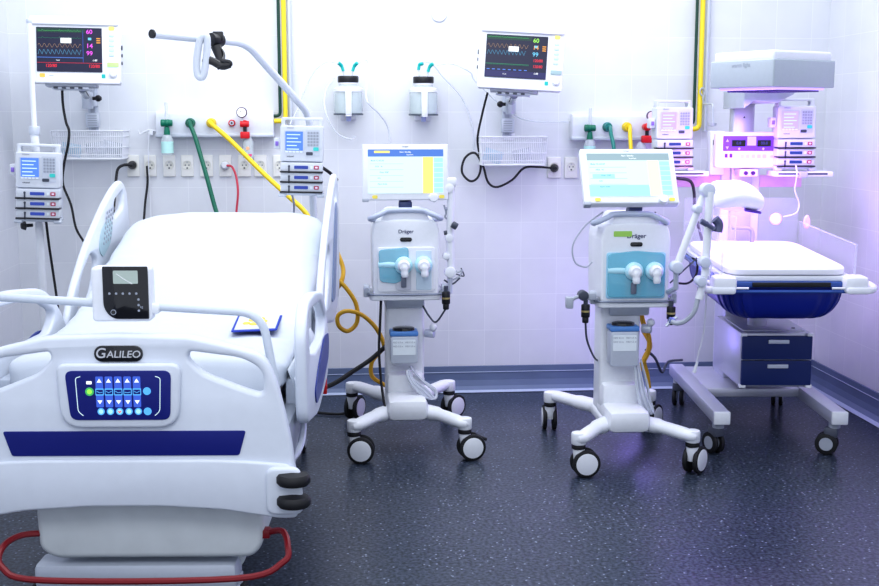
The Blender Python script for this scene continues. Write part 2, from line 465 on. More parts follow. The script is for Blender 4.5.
    for k in range(4): m.bb((-.11+k*.04, -.026, -.022), (-.09+k*.04, -.0195, -.014), dkkey)
    m.build('docking_plate', t)
    t.scale = (.98, 1, 1.075)
    return t
pale_strip = mat('pale_strip', (.80, .86, .90), .4)
palebtn = mat('pale_blue_button', (.50, .74, .88), .4, emit=(.35, .6, .75), es=.35)
limebtn = mat('lime_button', (.45, .72, .25), .4, emit=(.3, .6, .15), es=.3)
greyprint2 = mat('grey_green_button', (.35, .48, .50), .4)
p = at(77, 84.5, 6.02)
patient_monitor('white patient monitor with magenta numbers on its dark screen, above the left wire basket', p, (R(-4), R(.8), R(3)), (e_mag, e_mag, e_mag), True)
p = at(519, 90.5, 6.02)
patient_monitor('white patient monitor with green and orange numbers, tilted, above the middle wire basket', p, (R(-4), R(3.2), R(-8)), (e_lime, e_orange, e_cyan), False)

def wall_mount(label, x, ytop, ybot, side):
    base = at(x, ybot, WY-.02)
    t = thing('monitor_wall_mount', label, 'wall mount', base, group='monitor wall mounts')
    zt = at(x, ytop, WY).z-base.z
    m = MB(); m.plate(rrect(-.025, 0, .025, zt, .004), .02, lgrey, T3(0, .02, 0) @ XZ, bev=.002)
    m.bb((-.012, -.004, .01), (.012, .0, zt-.01), grey); m.build('wall_channel', t)
    m = MB(); m.bb((-.03, -.12, zt*.55), (.03, 0, zt*.55+.05), lgrey, .006); m.cyl((0, -.13, zt*.5), (0, -.13, zt*.85), .028, lgrey, bev=.004)
    m.cyl((0, -.15, zt*.78), (0, -.24, zt*.9), .02, steel); m.bb((-.05, -.36, zt*.88), (.05, -.20, zt*.94), lgrey, .004)
    m.build('swivel_arm', t)
    m = MB(); m.cyl((side*.03, -.15, zt*.72), (side*.075, -.15, zt*.72), .009, black); m.ball((side*.060, -.16, zt*.72), .017, black); m.build('clamp_knob', t)
    m = MB(); m.bb((-.035, -.03, zt*.1), (.035, -.002, zt*.42), lgrey, .004)
    for k in range(5): m.bb((-.024, -.032, zt*(.14+k*.05)), (.024, -.0295, zt*(.16+k*.05)), greyprint)
    m.build('label_plate', t)
    return t
wall_mount('grey swivel wall mount carrying the left patient monitor, round black knob', 94, 86, 132, 1)
wall_mount('grey swivel wall mount carrying the middle patient monitor above a basket', 507, 92, 137, -1)

# ------------------------------------------------------------ wire baskets
def wire_basket(label, x0, y0, x1, y1):
    a = at(x0, y0, WY-.2); b = at(x1, y1, WY-.2); w = (b.x-a.x); h = a.z-b.z
    c = Vector(((a.x+b.x)/2, WY-.01, b.z))
    t = thing('wire_basket', label, 'basket', c, group='wall wire baskets')
    m = MB(); d = .19; hw = w/2
    def ring(z, r, s=1.0): m.tube(fillet([(-hw*s, 0, z), (-hw*s, -d*s, z), (hw*s, -d*s, z), (hw*s, 0, z)], .02, 3), r, white, raw=True, seg=6)
    ring(h, .004); ring(h*.8, .0022); ring(h*.42, .0022); ring(0, .0035, .94); ring(h*.15, .002, .95)
    n = 34
    for i in range(n+1):
        x = -hw+w*i/n; m.tube([(x, -d, h), (x*.94, -d*.94, 0), (x*.94, 0, 0)], 0.0021, white, raw=True, seg=4)
    for i in range(1, 10):
        y = -d*i/10
        for s in (-1, 1): m.tube([(s*hw, y, h), (s*hw*.94, y*.94, 0)], 0.0021, white, raw=True, seg=4)
    m.tube([(-hw, 0, h), (hw, 0, h)], .003, white, raw=True, seg=6); m.tube([(-hw*.94, 0, 0), (hw*.94, 0, 0)], .003, white, raw=True, seg=6)
    m.build('wire_grid', t)
    m = MB(); m.bb((-.03, -.005, h-.02), (.03, .008, h+.02), white, .003); m.build('hanger_plate', t)
    return t, c, w, h
def packet(c, w, h, dx, lab, grp, mm, tilt, k):
    b = MB(); ww, hh = .10, .07
    b.grid(lambda u, v: Vector(((u-.5)*ww, -.012*math.sin(math.pi*u)*math.sin(math.pi*v)-.004*noise.noise((u*5, v*5, k)), (v-.5)*hh)), 14, 10, mm)
    b.grid(lambda u, v: Vector(((u-.5)*ww, .012*math.sin(math.pi*u)*math.sin(math.pi*v)+.0015, (v-.5)*hh)), 14, 10, mm)
    o = b.build('sealed_packet'); o.location = (c.x+dx, c.y-.1+.02*k, c.z+.045+.004*k); o.rotation_euler = (R(15), R(tilt), R(5*k))
    tag(o, lab, 'packet', grp)
t, c, w, h = wire_basket('white wire basket on the wall under the left patient monitor', 50, 131, 124, 159)
packet(c, w, h, -.10, 'pale blue packet lying left in the left wire basket', None, palecloth, 10, 0)
packet(c, w, h, .02, 'clear white packet in the middle of the left wire basket', None, cleartube, -8, 1)
packet(c, w, h, .10, 'crumpled clear packet lying right in the left wire basket', None, cleartube, 14, 2)
t, c, w, h = wire_basket('white wire basket on the wall under the middle patient monitor', 481, 137, 547, 165)
packet(c, w, h, -.10, 'pale blue packet lying left in the middle wire basket', None, palecloth, 18, 0)
packet(c, w, h, .06, 'clear packet lying right in the middle wire basket', None, cleartube, -12, 1)

# ----------------------------------------------------------- infusion pumps
def pump_proto():
    t = thing('infusion_pump', 'x', 'infusion pump', (0, 0, 0), group='stacked infusion pumps')
    m = MB()
    m.plate(rrect(-.095, .148, .095, .305, .008), .085, pumpw, T3(0, .045, 0) @ XZ, bev=.004)
    m.bb((-.097, -.05, -.004), (.097, .05, .014), lgrey, .006); m.bb((-.092, -.02, .01), (.092, .045, .15), lgrey, .004)
    for s in (-1, 1): m.bb((s*.085-.018, -.055, -.012), (s*.085+.018, -.02, .004), lgrey, .006)
    m.text('volumed', .009, dkkey, T3(-.05, -.041, .170) @ XZ)
    m.text('infusion', .010, greyprint, T3(-.05, -.041, .296) @ XZ)
    m.build('housing', t)
    m = MB(); m.plate([rrect(-.092, .296, .092, .342, .008), rrect(-.075, .306, .075, .330, .006)], .05, pumpw, T3(0, .03, 0) @ XZ, bev=.003); m.build('carrying_handle', t)
    m = MB(T3(0, -.0405, 0)); m.plate(rrect(-.078, .186, .012, .284, .003), .0015, lgrey)
    m.plate(rrect(-.072, .196, .006, .280, .002), .003, e_lblue)
    for k in range(5): m.plate(rrect(-.066, .264-k*.016, -.066+[.06, .05, .064, .045, .055][k], .268-k*.016, .001), .0036, e_vpale)
    for k in range(5): m.plate(rrect(-.072+k*.016, .187, -.060+k*.016, .194, .001), .003, pale_strip)
    m.build('display', t)
    m = MB(T3(0, -.0405, 0)); m.plate(rrect(.018, .174, .080, .288, .003), .0012, lgrey)
    for i in range(4):
        for j in range(5): m.plate(rrect(.026+i*.013, .216+j*.0135, .036+i*.013, .226+j*.0135, .002), .003, greyprint)
    m.plate(rrect(.052, .196, .076, .212, .004), .004, tealkey); m.plate(rrect(.020, .176, .050, .190, .004), .004, dkkey)
    m.build('keypad', t)
    for k in range(3):
        z = .104-k*.045
        m = MB(); m.plate(rrect(-.093, z, .093, z+.038, .004), .07, pumpw, T3(0, .02, 0) @ XZ, bev=.002)
        m.bb((-.095, -.062, z-.006), (.095, .0, z), black, .001)
        m.bb((-.058, -.055, z-.008), (-.052, -.049, z+.020), dkkey); m.ball((-.055, -.053, z+.022), .005, dkkey)
        pm = m.build('pump_module', t)
        m = MB(T3(0, -.0505, 0)); m.plate(rrect(-.032, z+.011, .030, z+.025, .003), .002, em('module_blue', (.03, .06, .34))); m.build('module_display', pm)
        m = MB(T3(0, -.0505, 0)); m.plate(rrect(.056, z+.010, .078, z+.026, .003), .002, mat('stop_rim', (.45, .05, .10), .4)); m.plate(rrect(.061, z+.014, .073, z+.022, .003), .003, pinkish); m.plate(rrect(.040, z+.012, .050, z+.024, .002), .002, pale_strip); m.build('stop_button', pm)
    m = MB(); m.bb((-.125, -.02, .20), (-.095, .03, .25), pumpw, .006); m.bb((-.118, -.026, .215), (-.104, -.018, .235), violet, .002); m.build('side_hook', t)
    m = MB(); m.bb((-.03, .045, .08), (.03, .095, .14), grey, .006); m.cyl((-.03, .07, .11), (-.075, .07, .06), .008, steel); m.build('pole_clamp', t)
    return t
pump = pump_proto()
def place_pump(x, y, Y, rz, label, first=[True], rx=0, ry=0):
    loc = at(x, y, Y); rot = (R(rx), R(ry), R(rz))
    if first:
        first.clear(); pump.location = loc; pump.rotation_euler = rot; pump['label'] = label; return pump
    return copytree(pump, loc, rot=rot, label=label)
place_pump(40, 220, 5.45, 3, 'stacked infusion pump with blue display on the pole at far left of the room', ry=2.0)
place_pump(302, 194, 5.36, -2, 'stacked infusion pump with blue display behind the hospital bed headend', ry=1.2)
place_pump(671, 168, 5.90, 4, 'stacked infusion pump on the ledge beside the yellow wall pipe', ry=0)
place_pump(792, 168, 5.72, -2, 'stacked infusion pump on the ledge at the right below the heater canopy', ry=0)

# ------------------------------------------------------ IV pole at far left
pb = at(38, 200, 5.52)
t = thing('infusion_pole', 'tall thin white infusion pole standing in the left corner behind the bed', 'pole stand', (pb.x, pb.y, 0))
MB().cyl((0, 0, .09), (0, 0, 1.45), .0185, white).cyl((0, 0, 1.43), (0, 0, 1.47), .024, lgrey, bev=.003).build('lower_pole', t)
MB().cyl((0, 0, 1.45), (0, 0, 1.93), .0115, white).build('upper_pole', t)
MB().cyl((0, 0, 1.925), (0, 0, 1.945), .013, lgrey, bev=.003).build('pole_cap', t)
MB().cyl((0, 0, .06), (0, 0, .10), .035, grey, bev=.005).build('hub', t)
for k in range(5):
    a = R(72*k+20); d = Vector((math.cos(a), math.sin(a), 0))
    g = MB().tube([d*.02+Vector((0, 0, .085)), d*.12+Vector((0, 0, .08)), d*.2+Vector((0, 0, .062))], .013, white).build('leg', t)
    e = d*.2; m = MB().cyl(e+Vector((0, 0, .065)), e+Vector((0, 0, .04)), .008, grey)
    s = Vector((-d.y, d.x, 0)); m.cyl(e+Vector((0, 0, .026))-s*.012, e+Vector((0, 0, .026))+s*.012, .026, rubber, bev=.004).build('caster', g)
MB().cyl((-.03, -.0, 1.02), (-.06, -.02, 1.02), .008, black).cyl((-.055, -.02, 1.02), (-.075, -.03, 1.02), .022, black, r2=.014, seg=6, bev=.003).build('clamp_knob', t)

# ------------------------------------------------- service pipes on the wall
def pipe(name, label, x, ybot, dy, r, m, ext=None):
    a = at(x, ybot, WY-dy)
    pts = [(a.x, a.y, CEILZ-.02), (a.x, a.y, a.z)]
    if ext: pts += [(a.x+ext, a.y, a.z)]
    o = MB().tube(fillet(pts, .03, 6), r, m, raw=True, seg=14).build(name, None, (a.x, a.y, a.z)); tag(o, label, 'pipe')
    return a
pipe('gas_pipe', 'dark green vertical gas pipe above the left gas panel', 280.3, 116, .05, .0085, mat('green_pipe_paint', (.004, .05, .032), .4), -.05)
pipe('gas_pipe', 'yellow vertical gas pipe above the left gas panel', 285.6, 121, .05, .0125, yelpipe, -.06)
pipe('conduit', 'white vertical conduit beside the yellow pipe left of the bottles', 291, 128, .03, .012, lgrey)
pipe('gas_pipe', 'dark green vertical gas pipe left of the heater canopy', 693.6, 124, .05, .0085, mat('green_pipe_paint', (0, 0, 0)), -.05)
pipe('gas_pipe', 'yellow vertical gas pipe left of the heater canopy', 699, 129, .05, .0135, yelpipe, -.09)
pipe('conduit', 'grey white vertical conduit right of the yellow pipe near the heater canopy', 704.5, 131, .03, .012, lgrey)
# -------------------------------------------------------- medical gas panels
def gas_panel(label, x0, y0, x1, y1):
    a = at(x0, y0, WY-.07); b = at(x1, y1, WY-.07); w = b.x-a.x; h = a.z-b.z
    t = thing('gas_supply_unit', label, 'gas panel', ((a.x+b.x)/2, WY, b.z), group='medical gas panels')
    m = MB(); m.bb((-w/2, -.07, 0), (w/2, 0, h), white, .008); m.bb((-w/2+.004, -.074, h*.08), (w/2-.004, -.069, h*.90), mat('panel_face', (.74, .77, .84), .35), .002); m.build('housing', t)
    m = MB(); m.bb((-w/2, -.085, -.006), (w/2, -.01, .012), lgrey, .004); m.build('lower_rail', t)
    return t
gas_panel('long white gas panel with green, yellow and red outlets above the bed head', 155, 111, 274, 136)
gas_panel('long white gas panel with outlets behind the middle ventilator screen', 572, 114, 668, 139)
GP = WY-.075
def outlet(x, y, m, name, label):
    p = at(x, y, GP); t = thing(name, label, 'gas outlet', p)
    b = MB(); b.lathe([(.024, 0), (.024, .012), (.019, .02)], m, XZ); b.lathe([(.014, .02), (.014, .026)], silver, XZ); b.lathe([(.005, .026), (.005, .029)], black, XZ); b.build('collar', t)
    return p
def hose(name, label, x, y, col, path, r, end_r=None):
    p = at(x, y, GP); t = thing(name, label, 'hose', p)
    b = MB(); b.lathe([(.026, 0), (.026, .016), (.02, .028), (.02, .04)], col, XZ); b.build('wall_connector', t)
    pts = [Vector((0, -.03, 0)), Vector((.004, -.062, -.004))]+[at(*q)-p for q in path]
    MB().tube(pts, r, col, seg=12, n=8).build('hose_line', t)
def humidifier(label, x, y, k):
    p = at(x, y, GP); t = thing('oxygen_humidifier', label, 'humidifier', p, group='oxygen humidifiers on gas panels')
    gr = mat('valve_green', (.0, .17, .10), .35)
    b = MB(); b.lathe([(.02, 0), (.02, .05)], gr, XZ); b.cyl((-.03, -.05, 0), (-.008, -.05, 0), .019, gr, bev=.004); b.cyl((.008, -.05, .0), (.03, -.05, .0), .017, gr, bev=.004)
    b.ball((0, -.05, 0), .02, gr); b.lathe([(.010, -.03), (.012, -.022), (.016, -.045), (.016, -.06)][::-1], gr, T3(0, -.05, 0)); b.cyl((0, -.05, -.06), (0, -.05, -.02), .012, gr)
    b.build('valve', t)
    b = MB(); b.cyl((-.0, -.05, .018), (-.0, -.05, .105), .008, cleartube); b.build('flow_tube', t)
    b = MB(); b.lathe([(.028, -.165), (.031, -.16), (.031, -.085), (.024, -.07), (.020, -.062)], glassm, T3(0, -.05, 0)); bo = b.build('bottle', t)
    b = MB(); b.lathe([(.0315, -.155), (.0315, -.095)], mat('teal_label', (.50, .80, .76), .5), T3(0, -.05, 0), cap=False); b.build('bottle_label', bo)
humidifier('green valve oxygen humidifier bottle on the left gas panel', 168, 123, 0)
humidifier('green valve oxygen humidifier bottle on the gas panel behind the middle ventilator', 588, 128, 1)
hose('gas_hose', 'green gas hose running down from the left gas panel behind the bed', 190.5, 123, green, [(196, 140, 6.22), (207, 178, 6.15), (217, 214, 6.1), (230, 250, 6.0)], .0115)
hose('gas_hose', 'bright yellow gas hose stretched diagonally from the left gas panel behind the bed', 211.5, 123, yellow, [(230, 140, 6.2), (262, 172, 6.1), (288, 196, 6.0), (305, 212, 5.95), (322, 238, 5.9)], .0125)
p = at(232, 123, GP); t = thing('gas_outlet', 'small round red rimmed suction outlet on the left gas panel', 'gas outlet', p)
MB().lathe([(.018, 0), (.018, .012), (.014, .016)], red, XZ).build('collar', t); MB().lathe([(.012, .010), (.012, .018)], lgrey, XZ).lathe([(.005, .018), (.005, .021)], black, XZ).build('port', t)
p = at(245.5, 124, GP); t = thing('suction_regulator', 'red suction regulator with round dial gauge on the left gas panel', 'regulator', p)
MB().lathe([(.018, 0), (.02, .05)], red, XZ).cyl((-.025, -.045, 0), (.022, -.045, 0), .016, red, bev=.003).bb((-.024, -.065, -.075), (.024, -.025, -.04), red, .005).cyl((0, -.045, -.05), (0, -.045, 0), .01, black).cyl((-.012, -.045, 0), (-.012, -.045, .045), .006, silver).build('valve_body', t)
g = MB(T3(-.014, -.04, .060)).lathe([(.028, 0), (.028, .018), (.025, .022)], mat('gauge_rim', (.10, .05, .12), .3), XZ).build('gauge', t)
MB(T3(-.014, -.062, .060)).lathe([(.023, 0), (.023, .002)], e_white, XZ).tube([(0, -.003, 0), (-.008, -.003, .010)], .0015, black, raw=True).build('dial_face', g)
t = thing('suction_canister', 'small clear canister with pink marking hanging under the red regulator', 'canister', at(248, 136, GP-.03))
MB().lathe([(.026, -.115), (.028, -.11), (.028, -.03), (.018, -.012), (.014, 0)], glassm).build('canister_body', t)
MB(T3(0, -.0285, 0)).plate(rrect(-.010, -.072, .008, -.055, .004), .0012, mat('orange_print', (.9, .5, .3), .5)).plate(rrect(-.016, -.105, .02, -.094, .002), .0012, mat('pink_print', (.85, .1, .3), .5)).build('printed_mark', t)
# second panel
hose('gas_hose', 'green gas hose curving down behind the middle ventilator screen', 607, 127, mat('teal_hose', (.02, .22, .20), .4), [(611, 134, 6.2), (614, 150, 6.15), (616, 190, 6.1)], .0105)
hose('gas_hose', 'yellow gas hose hanging straight down behind the middle ventilator screen', 626.5, 127, yellow, [(630, 134, 6.2), (631, 152, 6.15), (632, 190, 6.1)], .011)
p = at(645, 127, GP); t = thing('suction_regulator', 'red suction regulator with gauge on the gas panel beside a pump', 'regulator', p)
MB().lathe([(.018, 0), (.02, .04)], red, XZ).ball((0, -.05, 0), .022, red).bb((-.03, -.065, -.085), (.028, -.025, -.045), red, .008).cyl((0, -.045, -.06), (0, -.045, 0), .01, black).build('valve_body', t)
g = MB(T3(.02, -.04, .060)).lathe([(.026, 0), (.026, .018)], mat('gauge_rim', (0, 0, 0)), XZ).build('gauge', t)
MB(T3(.02, -.06, .060)).lathe([(.022, 0), (.022, .002)], pinkish, XZ).build('dial_face', g)
t = thing('suction_canister', 'small clear canister under the red regulator behind the ventilator screen', 'canister', at(641, 142, GP-.03))
MB().lathe([(.026, -.10), (.028, -.095), (.028, -.02), (.018, -.006), (.014, 0)], glassm).build('canister_body', t)

# ------------------------------------------------------------ wall sockets
def socket(x0, y0, x1, y1, label, face=True):
    a = at(x0, y0, WY); b = at(x1, y1, WY); w = b.x-a.x; h = a.z-b.z
    t = thing('wall_socket', label, 'socket', ((a.x+b.x)/2, WY, (a.z+b.z)/2), group='ivory wall sockets')
    MB().plate(rrect(-w/2, -h/2, w/2, h/2, .005), .012, ivory, bev=.003).build('cover_plate', t)
    m = MB(T3(0, -.0122, 0.004)).lathe([(.024, 0), (.024, .003), (.020, .001)], mat('socket_ring', (.74, .74, .68), .4), XZ)
    for s in (-1, 1): m.lathe([(.0034, .0015), (.0034, .0035)], dkkey, T3(s*.0095, 0, 0) @ XZ, seg=10)
    m.plate(rrect(-.003, .013, .003, .018, .001), .0035, grey).plate(rrect(-.004, -.019, .004, -.012, .001), .0035, dkkey)
    m.build('socket_insert', t)
    return t
names = ['leftmost wall socket, black plug in it, under the left gas panel', 'wall socket with a thin hanging cable, second from left under the gas panel', 'wall socket right below the green humidifier bottle', 'wall socket below the green hose connector on left gas panel',
         'wall socket half crossed by the green hose', 'wall socket with a white plug and red cable', 'wall socket just left of the yellow hose crossing, under the red outlet', 'wall socket beneath the yellow hose and the small canister', 'wall socket partly hidden behind the pump at the bed head']
for (x0, x1), n in zip([(127, 140), (144, 157), (163, 176), (181, 194), (200, 213.5), (219, 232), (238, 251), (254, 267), (273, 286)], names):
    socket(x0, 155, x1, 176.5, n)
socket(547.5, 157, 560.5, 178, 'wall socket with the middle monitor cord plugged in')
socket(564.5, 157, 577, 178, 'empty wall socket just left of the middle ventilator screen')
o = MB(); pp = at(132.5, 165, WY-.012); o.lathe([(.022, 0), (.022, .018), (.014, .036), (.008, .05)], black, XZ); o = o.build('power_plug'); o.location = pp; tag(o, 'round black plug in the leftmost wall socket', 'plug')
o = MB(); pp = at(225, 165.5, WY-.012); o.lathe([(.022, 0), (.022, .02), (.012, .034)], white, XZ); o = o.build('power_plug'); o.location = pp; tag(o, 'round white plug with a red cable in a wall socket', 'plug')
o = MB(); pp = at(554, 168, WY-.012); o.lathe([(.022, 0), (.022, .018), (.014, .036), (.008, .05)], black, XZ); o = o.build('power_plug'); o.location = pp; tag(o, 'black plug of the middle monitor cord in its socket', 'plug')

# ------------------------------------------------------------- suction jars
def suction_jar(x, y, label, k):
    p = at(x, y, WY-.10)
    t = thing('suction_jar', label, 'jar', p, group='wall suction jars')
    MB().lathe([(.066, 0), (.073, .006), (.075, .02), (.075, .115), (.068, .135), (.052, .148), (.048, .158), (.048, .172)], glassm, seg=36).build('glass_jar', t)
    MB().lathe([(.0685, .004), (.071, .02), (.071, .10)], liq, seg=36).build('liquid', t)
    MB().lathe([(.053, .166), (.055, .170), (.055, .195), (.052, .200)], black, seg=36).lathe([(.051, .156), (.051, .166)], white, seg=32).build('lid', t)
    m = MB(); m.lathe([(.078, .118), (.078, .134), (.062, .142)], white, cap=False, seg=36); m.lathe([(.0785, -.003), (.0785, .006)], mat('jar_base_ring', (.10, .12, .15), .4), seg=36, cap=False)
    m.bb((-.016, -.084, -.002), (.016, -.077, .128), white, .003); m.bb((-.016, -.083, -.010), (.016, .09, -.003), white, .002)
    m.bb((-.045, .078, -.03), (.045, .094, .16), white, .006); m.build('holder', t)
    for s in (-1, 1):
        pts = [(s*.022, 0, .198), (s*.024, 0, .225), (s*.034-.0, 0, .252), (s*.050, -.01, .268)] if not (k and s < 0) else [(-.022, 0, .198), (-.026, 0, .235), (-.02, 0, .262), (-.002, -.01, .268)]
        MB().tube(pts[:2]+[pts[1]], .0045, cleartube).build('port', t)
        MB().tube(pts[1:], [.008, .0095, .0085], teal, seg=12).build('elbow', t)
    MB().lathe([(.012, -.035), (.014, -.012), (.010, -.010)], mat('bluish_nub', (.45, .50, .80), .3)).build('bottom_bracket', t)
    return p
j1 = suction_jar(348.5, 114.5, 'glass suction jar with black lid, left of the two on the wall', 0)
j2 = suction_jar(423.5, 115, 'glass suction jar with black lid, right of the two, nearer the middle monitor', 1)
def wc(name, label, pts, r, m, cat='tube'):
    return cable(name, label, [at(*q) for q in pts], r, m, cat)
wc('suction_tube', 'thin clear tube from the left suction jar to the bed head side', [(338.5, 63, 6.28), (326, 62, 6.3), (314, 72, 6.32), (304, 92, 6.34), (298, 108, 6.33), (290, 124, 6.3)], .004, cleartube)
wc('suction_tube', 'clear tube looping round the left suction jar and down the wall', [(359, 63, 6.28), (366, 60, 6.3), (369, 68, 6.3), (366, 95, 6.22), (370, 105, 6.2), (380, 115, 6.3), (388, 128, 6.36), (391, 150, 6.36)], .004, cleartube)
wc('suction_tube', 'clear loop of tubing hanging in front of the left suction jar', [(334, 78, 6.34), (326, 90, 6.28), (325, 110, 6.2), (336, 132, 6.2), (350, 139, 6.22), (355, 137, 6.3)], .004, cleartube)
wc('suction_tube', 'thin clear tube from the right suction jar to the middle gas panel', [(437, 65, 6.28), (452, 64, 6.3), (470, 72, 6.34), (478, 84, 6.36), (520, 118, 6.37), (570, 122, 6.36)], .0035, cleartube)
wc('suction_tube', 'clear tube from the right suction jar down to the middle basket', [(423, 62, 6.28), (432, 64, 6.3), (444, 78, 6.32), (462, 98, 6.36), (472, 125, 6.37), (474, 150, 6.37)], .004, cleartube)
p = at(439, 14, WY); o = MB().lathe([(.043, 0), (.043, .006), (.038, .010)], mat('wall_cap', (.78, .80, .88), .4), XZ, seg=40).build('round_wall_cap'); o.location = p; tag(o, 'small round white cover cap high on the back wall', 'wall cap')
# hooks with tags near the sockets
t = thing('drip_hook', 'small white curved hook left of the left gas panel', 'hook', at(142, 133, WY-.02))
MB().tube([at(x, y, WY-.03)-at(142, 133, WY-.02) for x, y in ((138, 130), (140, 134), (144, 132), (149, 130), (156, 131))], .004, white).bb((.04, -.02, -.012), (.06, .02, .012), white, .003).build('hook_wire', t)

# -------------------------------------------------------------- wall cables
BK = rubber
wc('power_cable', 'black cable hanging from the left patient monitor down behind the bed rail', [(62, 86, 6.1), (63, 105, 6.12), (66, 122, 6.1), (69, 131, 6.1), (68, 145, 6.1), (64, 165, 6.2), (63, 184, 6.3), (71, 205, 6.3), (76, 228, 6.3), (84, 242, 6.3)], .0065, BK, 'cable')
wc('power_cable', 'black cable hanging from the pump on the far left pole', [(46, 221, 5.5), (49, 245, 5.55), (53, 272, 5.6), (57, 300, 5.6), (60, 330, 5.6)], .006, BK, 'cable')
wc('power_cable', 'black cable from the leftmost wall socket behind the left bed rail', [(132, 165, 6.34), (124, 165, 6.32), (118, 169, 6.3), (116, 180, 6.28), (114, 205, 6.2), (112, 225, 6.15)], .0075, BK, 'cable')
wc('thin_cable', 'thin black cable with white upper end hanging from the second wall socket', [(147, 166, 6.36), (147.5, 183, 6.35), (145, 205, 6.34), (143, 235, 6.3)], .006, BK, 'cable')
wc('thin_cable', 'thin white cord hanging down past the second wall socket', [(149, 132, 6.36), (148.5, 165, 6.355), (150, 195, 6.36), (151, 232, 6.34)], .003, white, 'cord')
wc('power_cable', 'red cable from the white plug down behind the bed', [(227, 165.5, 6.345), (232, 167, 6.33), (236, 176, 6.32), (238, 192, 6.3), (236.5, 212, 6.3), (236, 235, 6.28)], .006, mat('red_cable', (.62, .06, .10), .4), 'cable')
wc('power_cable', 'black power cord looping from the middle patient monitor to its wall socket', [(487.5, 93, 6.1), (482, 115, 6.2), (477.5, 140, 6.3), (481, 163, 6.33), (478, 177, 6.33), (470, 181, 6.33), (462, 172, 6.34), (465, 158, 6.34), (475, 153, 6.33), (483, 166, 6.31), (488, 182, 6.31), (497, 187, 6.32), (512, 180, 6.33), (524, 168, 6.34), (538, 167, 6.35), (552, 168, 6.345)], .0062, BK, 'cable')
wc('power_cable', 'black cable hanging behind the pump at the bed head', [(323, 168, 5.5), (330, 173, 5.55), (337, 180, 5.6)], .008, BK, 'cable')
wc('power_cable', 'black cable running down the post behind the bed head', [(314, 196, 5.56), (315, 215, 5.57), (314, 240, 5.57)], .010, BK, 'cable')
wc('thin_cable', 'thin grey cable below the pump at the bed head', [(292, 195, 5.4), (294, 205, 5.5), (293, 225, 5.6)], .005, grey, 'cable')

# -------------------------------------------------------------- hospital bed
BX, BY, BR = -.619, 3.3, -4
t = bed = thing('hospital_bed', 'white hospital bed with GALILEO nameplate and blue control panel on its footboard', 'bed', (BX, BY, 0), BR)
def bp(x, y, ly=0): v = hit(bed, x, y, 1, ly); return (v.x, v.z)
half = [(0, .905), (.20, .898), (.33, .868, .05), (.405, .845, .10), (.438, .77, .06), (.462, .665), (.478, .58), (.492, .46), (.498, .375, .02), (.44, .374, .03), (.28, .400), (.10, .412)]
outer = half+[(-p[0], *p[1:]) for p in half[1:][::-1]]
hole = [(.196, .856, .02), (.345, .836, .04), (.403, .800, .04), (.402, .728, .025), (.345, .746, .04), (.23, .792, .04), (.190, .835, .02)]
m = MB()
m.plate([rpoly(outer, .015), rpoly(hole, .02), rpoly([(-p[0], *p[1:]) for p in hole], .02)], .048, bedw, T3(0, .048, 0) @ XZ, bev=.012)
m.plate(rpoly([(-.496, .372), (-.44, .371), (-.28, .397), (-.10, .408), (.10, .408), (.28, .397), (.44, .371), (.496, .372), (.476, .53, .02), (.30, .545, .2), (-.30, .545, .2), (-.476, .53, .02)], .02), .016, bedw, T3(0, .004, 0) @ XZ, bev=.010)

fb = m.build('footboard', bed)
m = MB(T3(0, 0, 0)); m.plate(rpoly([(-.175, .825, .03), (-.165, .64, .06), (.165, .64, .06), (.175, .825, .03)], .03), .018, bedw, bev=.010); m.build('panel_surround', bed)
m = MB(T3(0, -.018, 0)); m.plate(rpoly([(-.148, .806), (.148, .806), (.142, .665), (-.136, .665)], .022), .004, navy, bev=.0015)
D = T3(0, -.004, 0) @ XZ
cx = 0
for k in range(5):
    x = -.052+k*.026
    m.plate(rrect(x-.0105, .702, x+.0105, .790, .003), .0006, e_blue, D)
    m.plate(rrect(x-.0115, .736, x+.0115, .756, .002), .0010, e_sky, D)
    m.plate(rrect(x-.0095, .7395, x+.0095, .7525, .002), .0014, navy, D)
    m.plate([(x-.007, .773), (x+.007, .773), (x, .784)], .0014, e_white, D); m.plate([(x-.007, .722), (x, .711), (x+.007, .722)], .0014, e_white, D)
    m.tube([(x-.008, -.0062, .7455+(.003 if k != 3 else 0)), (x, -.0062, .744), (x+.008, -.0062, .7455+(.003 if k in (1, 4) else 0))], .0009, e_sky, raw=True, seg=4)
    m.lathe([(.010, 0), (.010, .001)], e_sky, T3(x+.002, -.0042, .690) @ XZ); m.lathe([(.0065, 0), (.0065, .0014)], e_pale, T3(x+.002, -.0042, .690) @ XZ)
m.lathe([(.011, 0), (.011, .001)], e_sky, T3(.080, -.0042, .748) @ XZ); m.lathe([(.011, 0), (.011, .001)], e_sky, T3(.080, -.0042, .690) @ XZ)
m.lathe([(.012, 0), (.012, .001)], e_green, T3(-.080, -.0042, .747) @ XZ); m.lathe([(.007, 0), (.007, .0016)], e_lime, T3(-.080, -.0042, .747) @ XZ)
m.plate([(-.006+.002, .693), (.002, .685), (.008, .693), (.002, .690)], .002, e_red, D)
m.plate(rrect(-.088, .768, -.073, .777, .002), .0012, e_white, D)
for s in (-1, 1): m.tube(fillet([(s*.104, -.0045, .790), (s*.118, -.0045, .786), (s*.114, -.0045, .69), (s*.100, -.0045, .678)], .012, 4), .0011, e_vpale, raw=True, seg=5)
m.build('control_panel', bed)
m = MB(T3(0, -.0, 0)); m.plate(rrect(-.068, .828, .068, .874, .022), .006, gloss, T3(0, -.0, 0) @ XZ, bev=.002)
m.text('G', .040, silver, T3(-.050, -.0062, .852) @ XZ, shear=.15); m.text('ALILEO', .028, silver, T3(.014, -.0062, .849) @ XZ, shear=.15, sx=1.05); m.build('name_badge', bed)
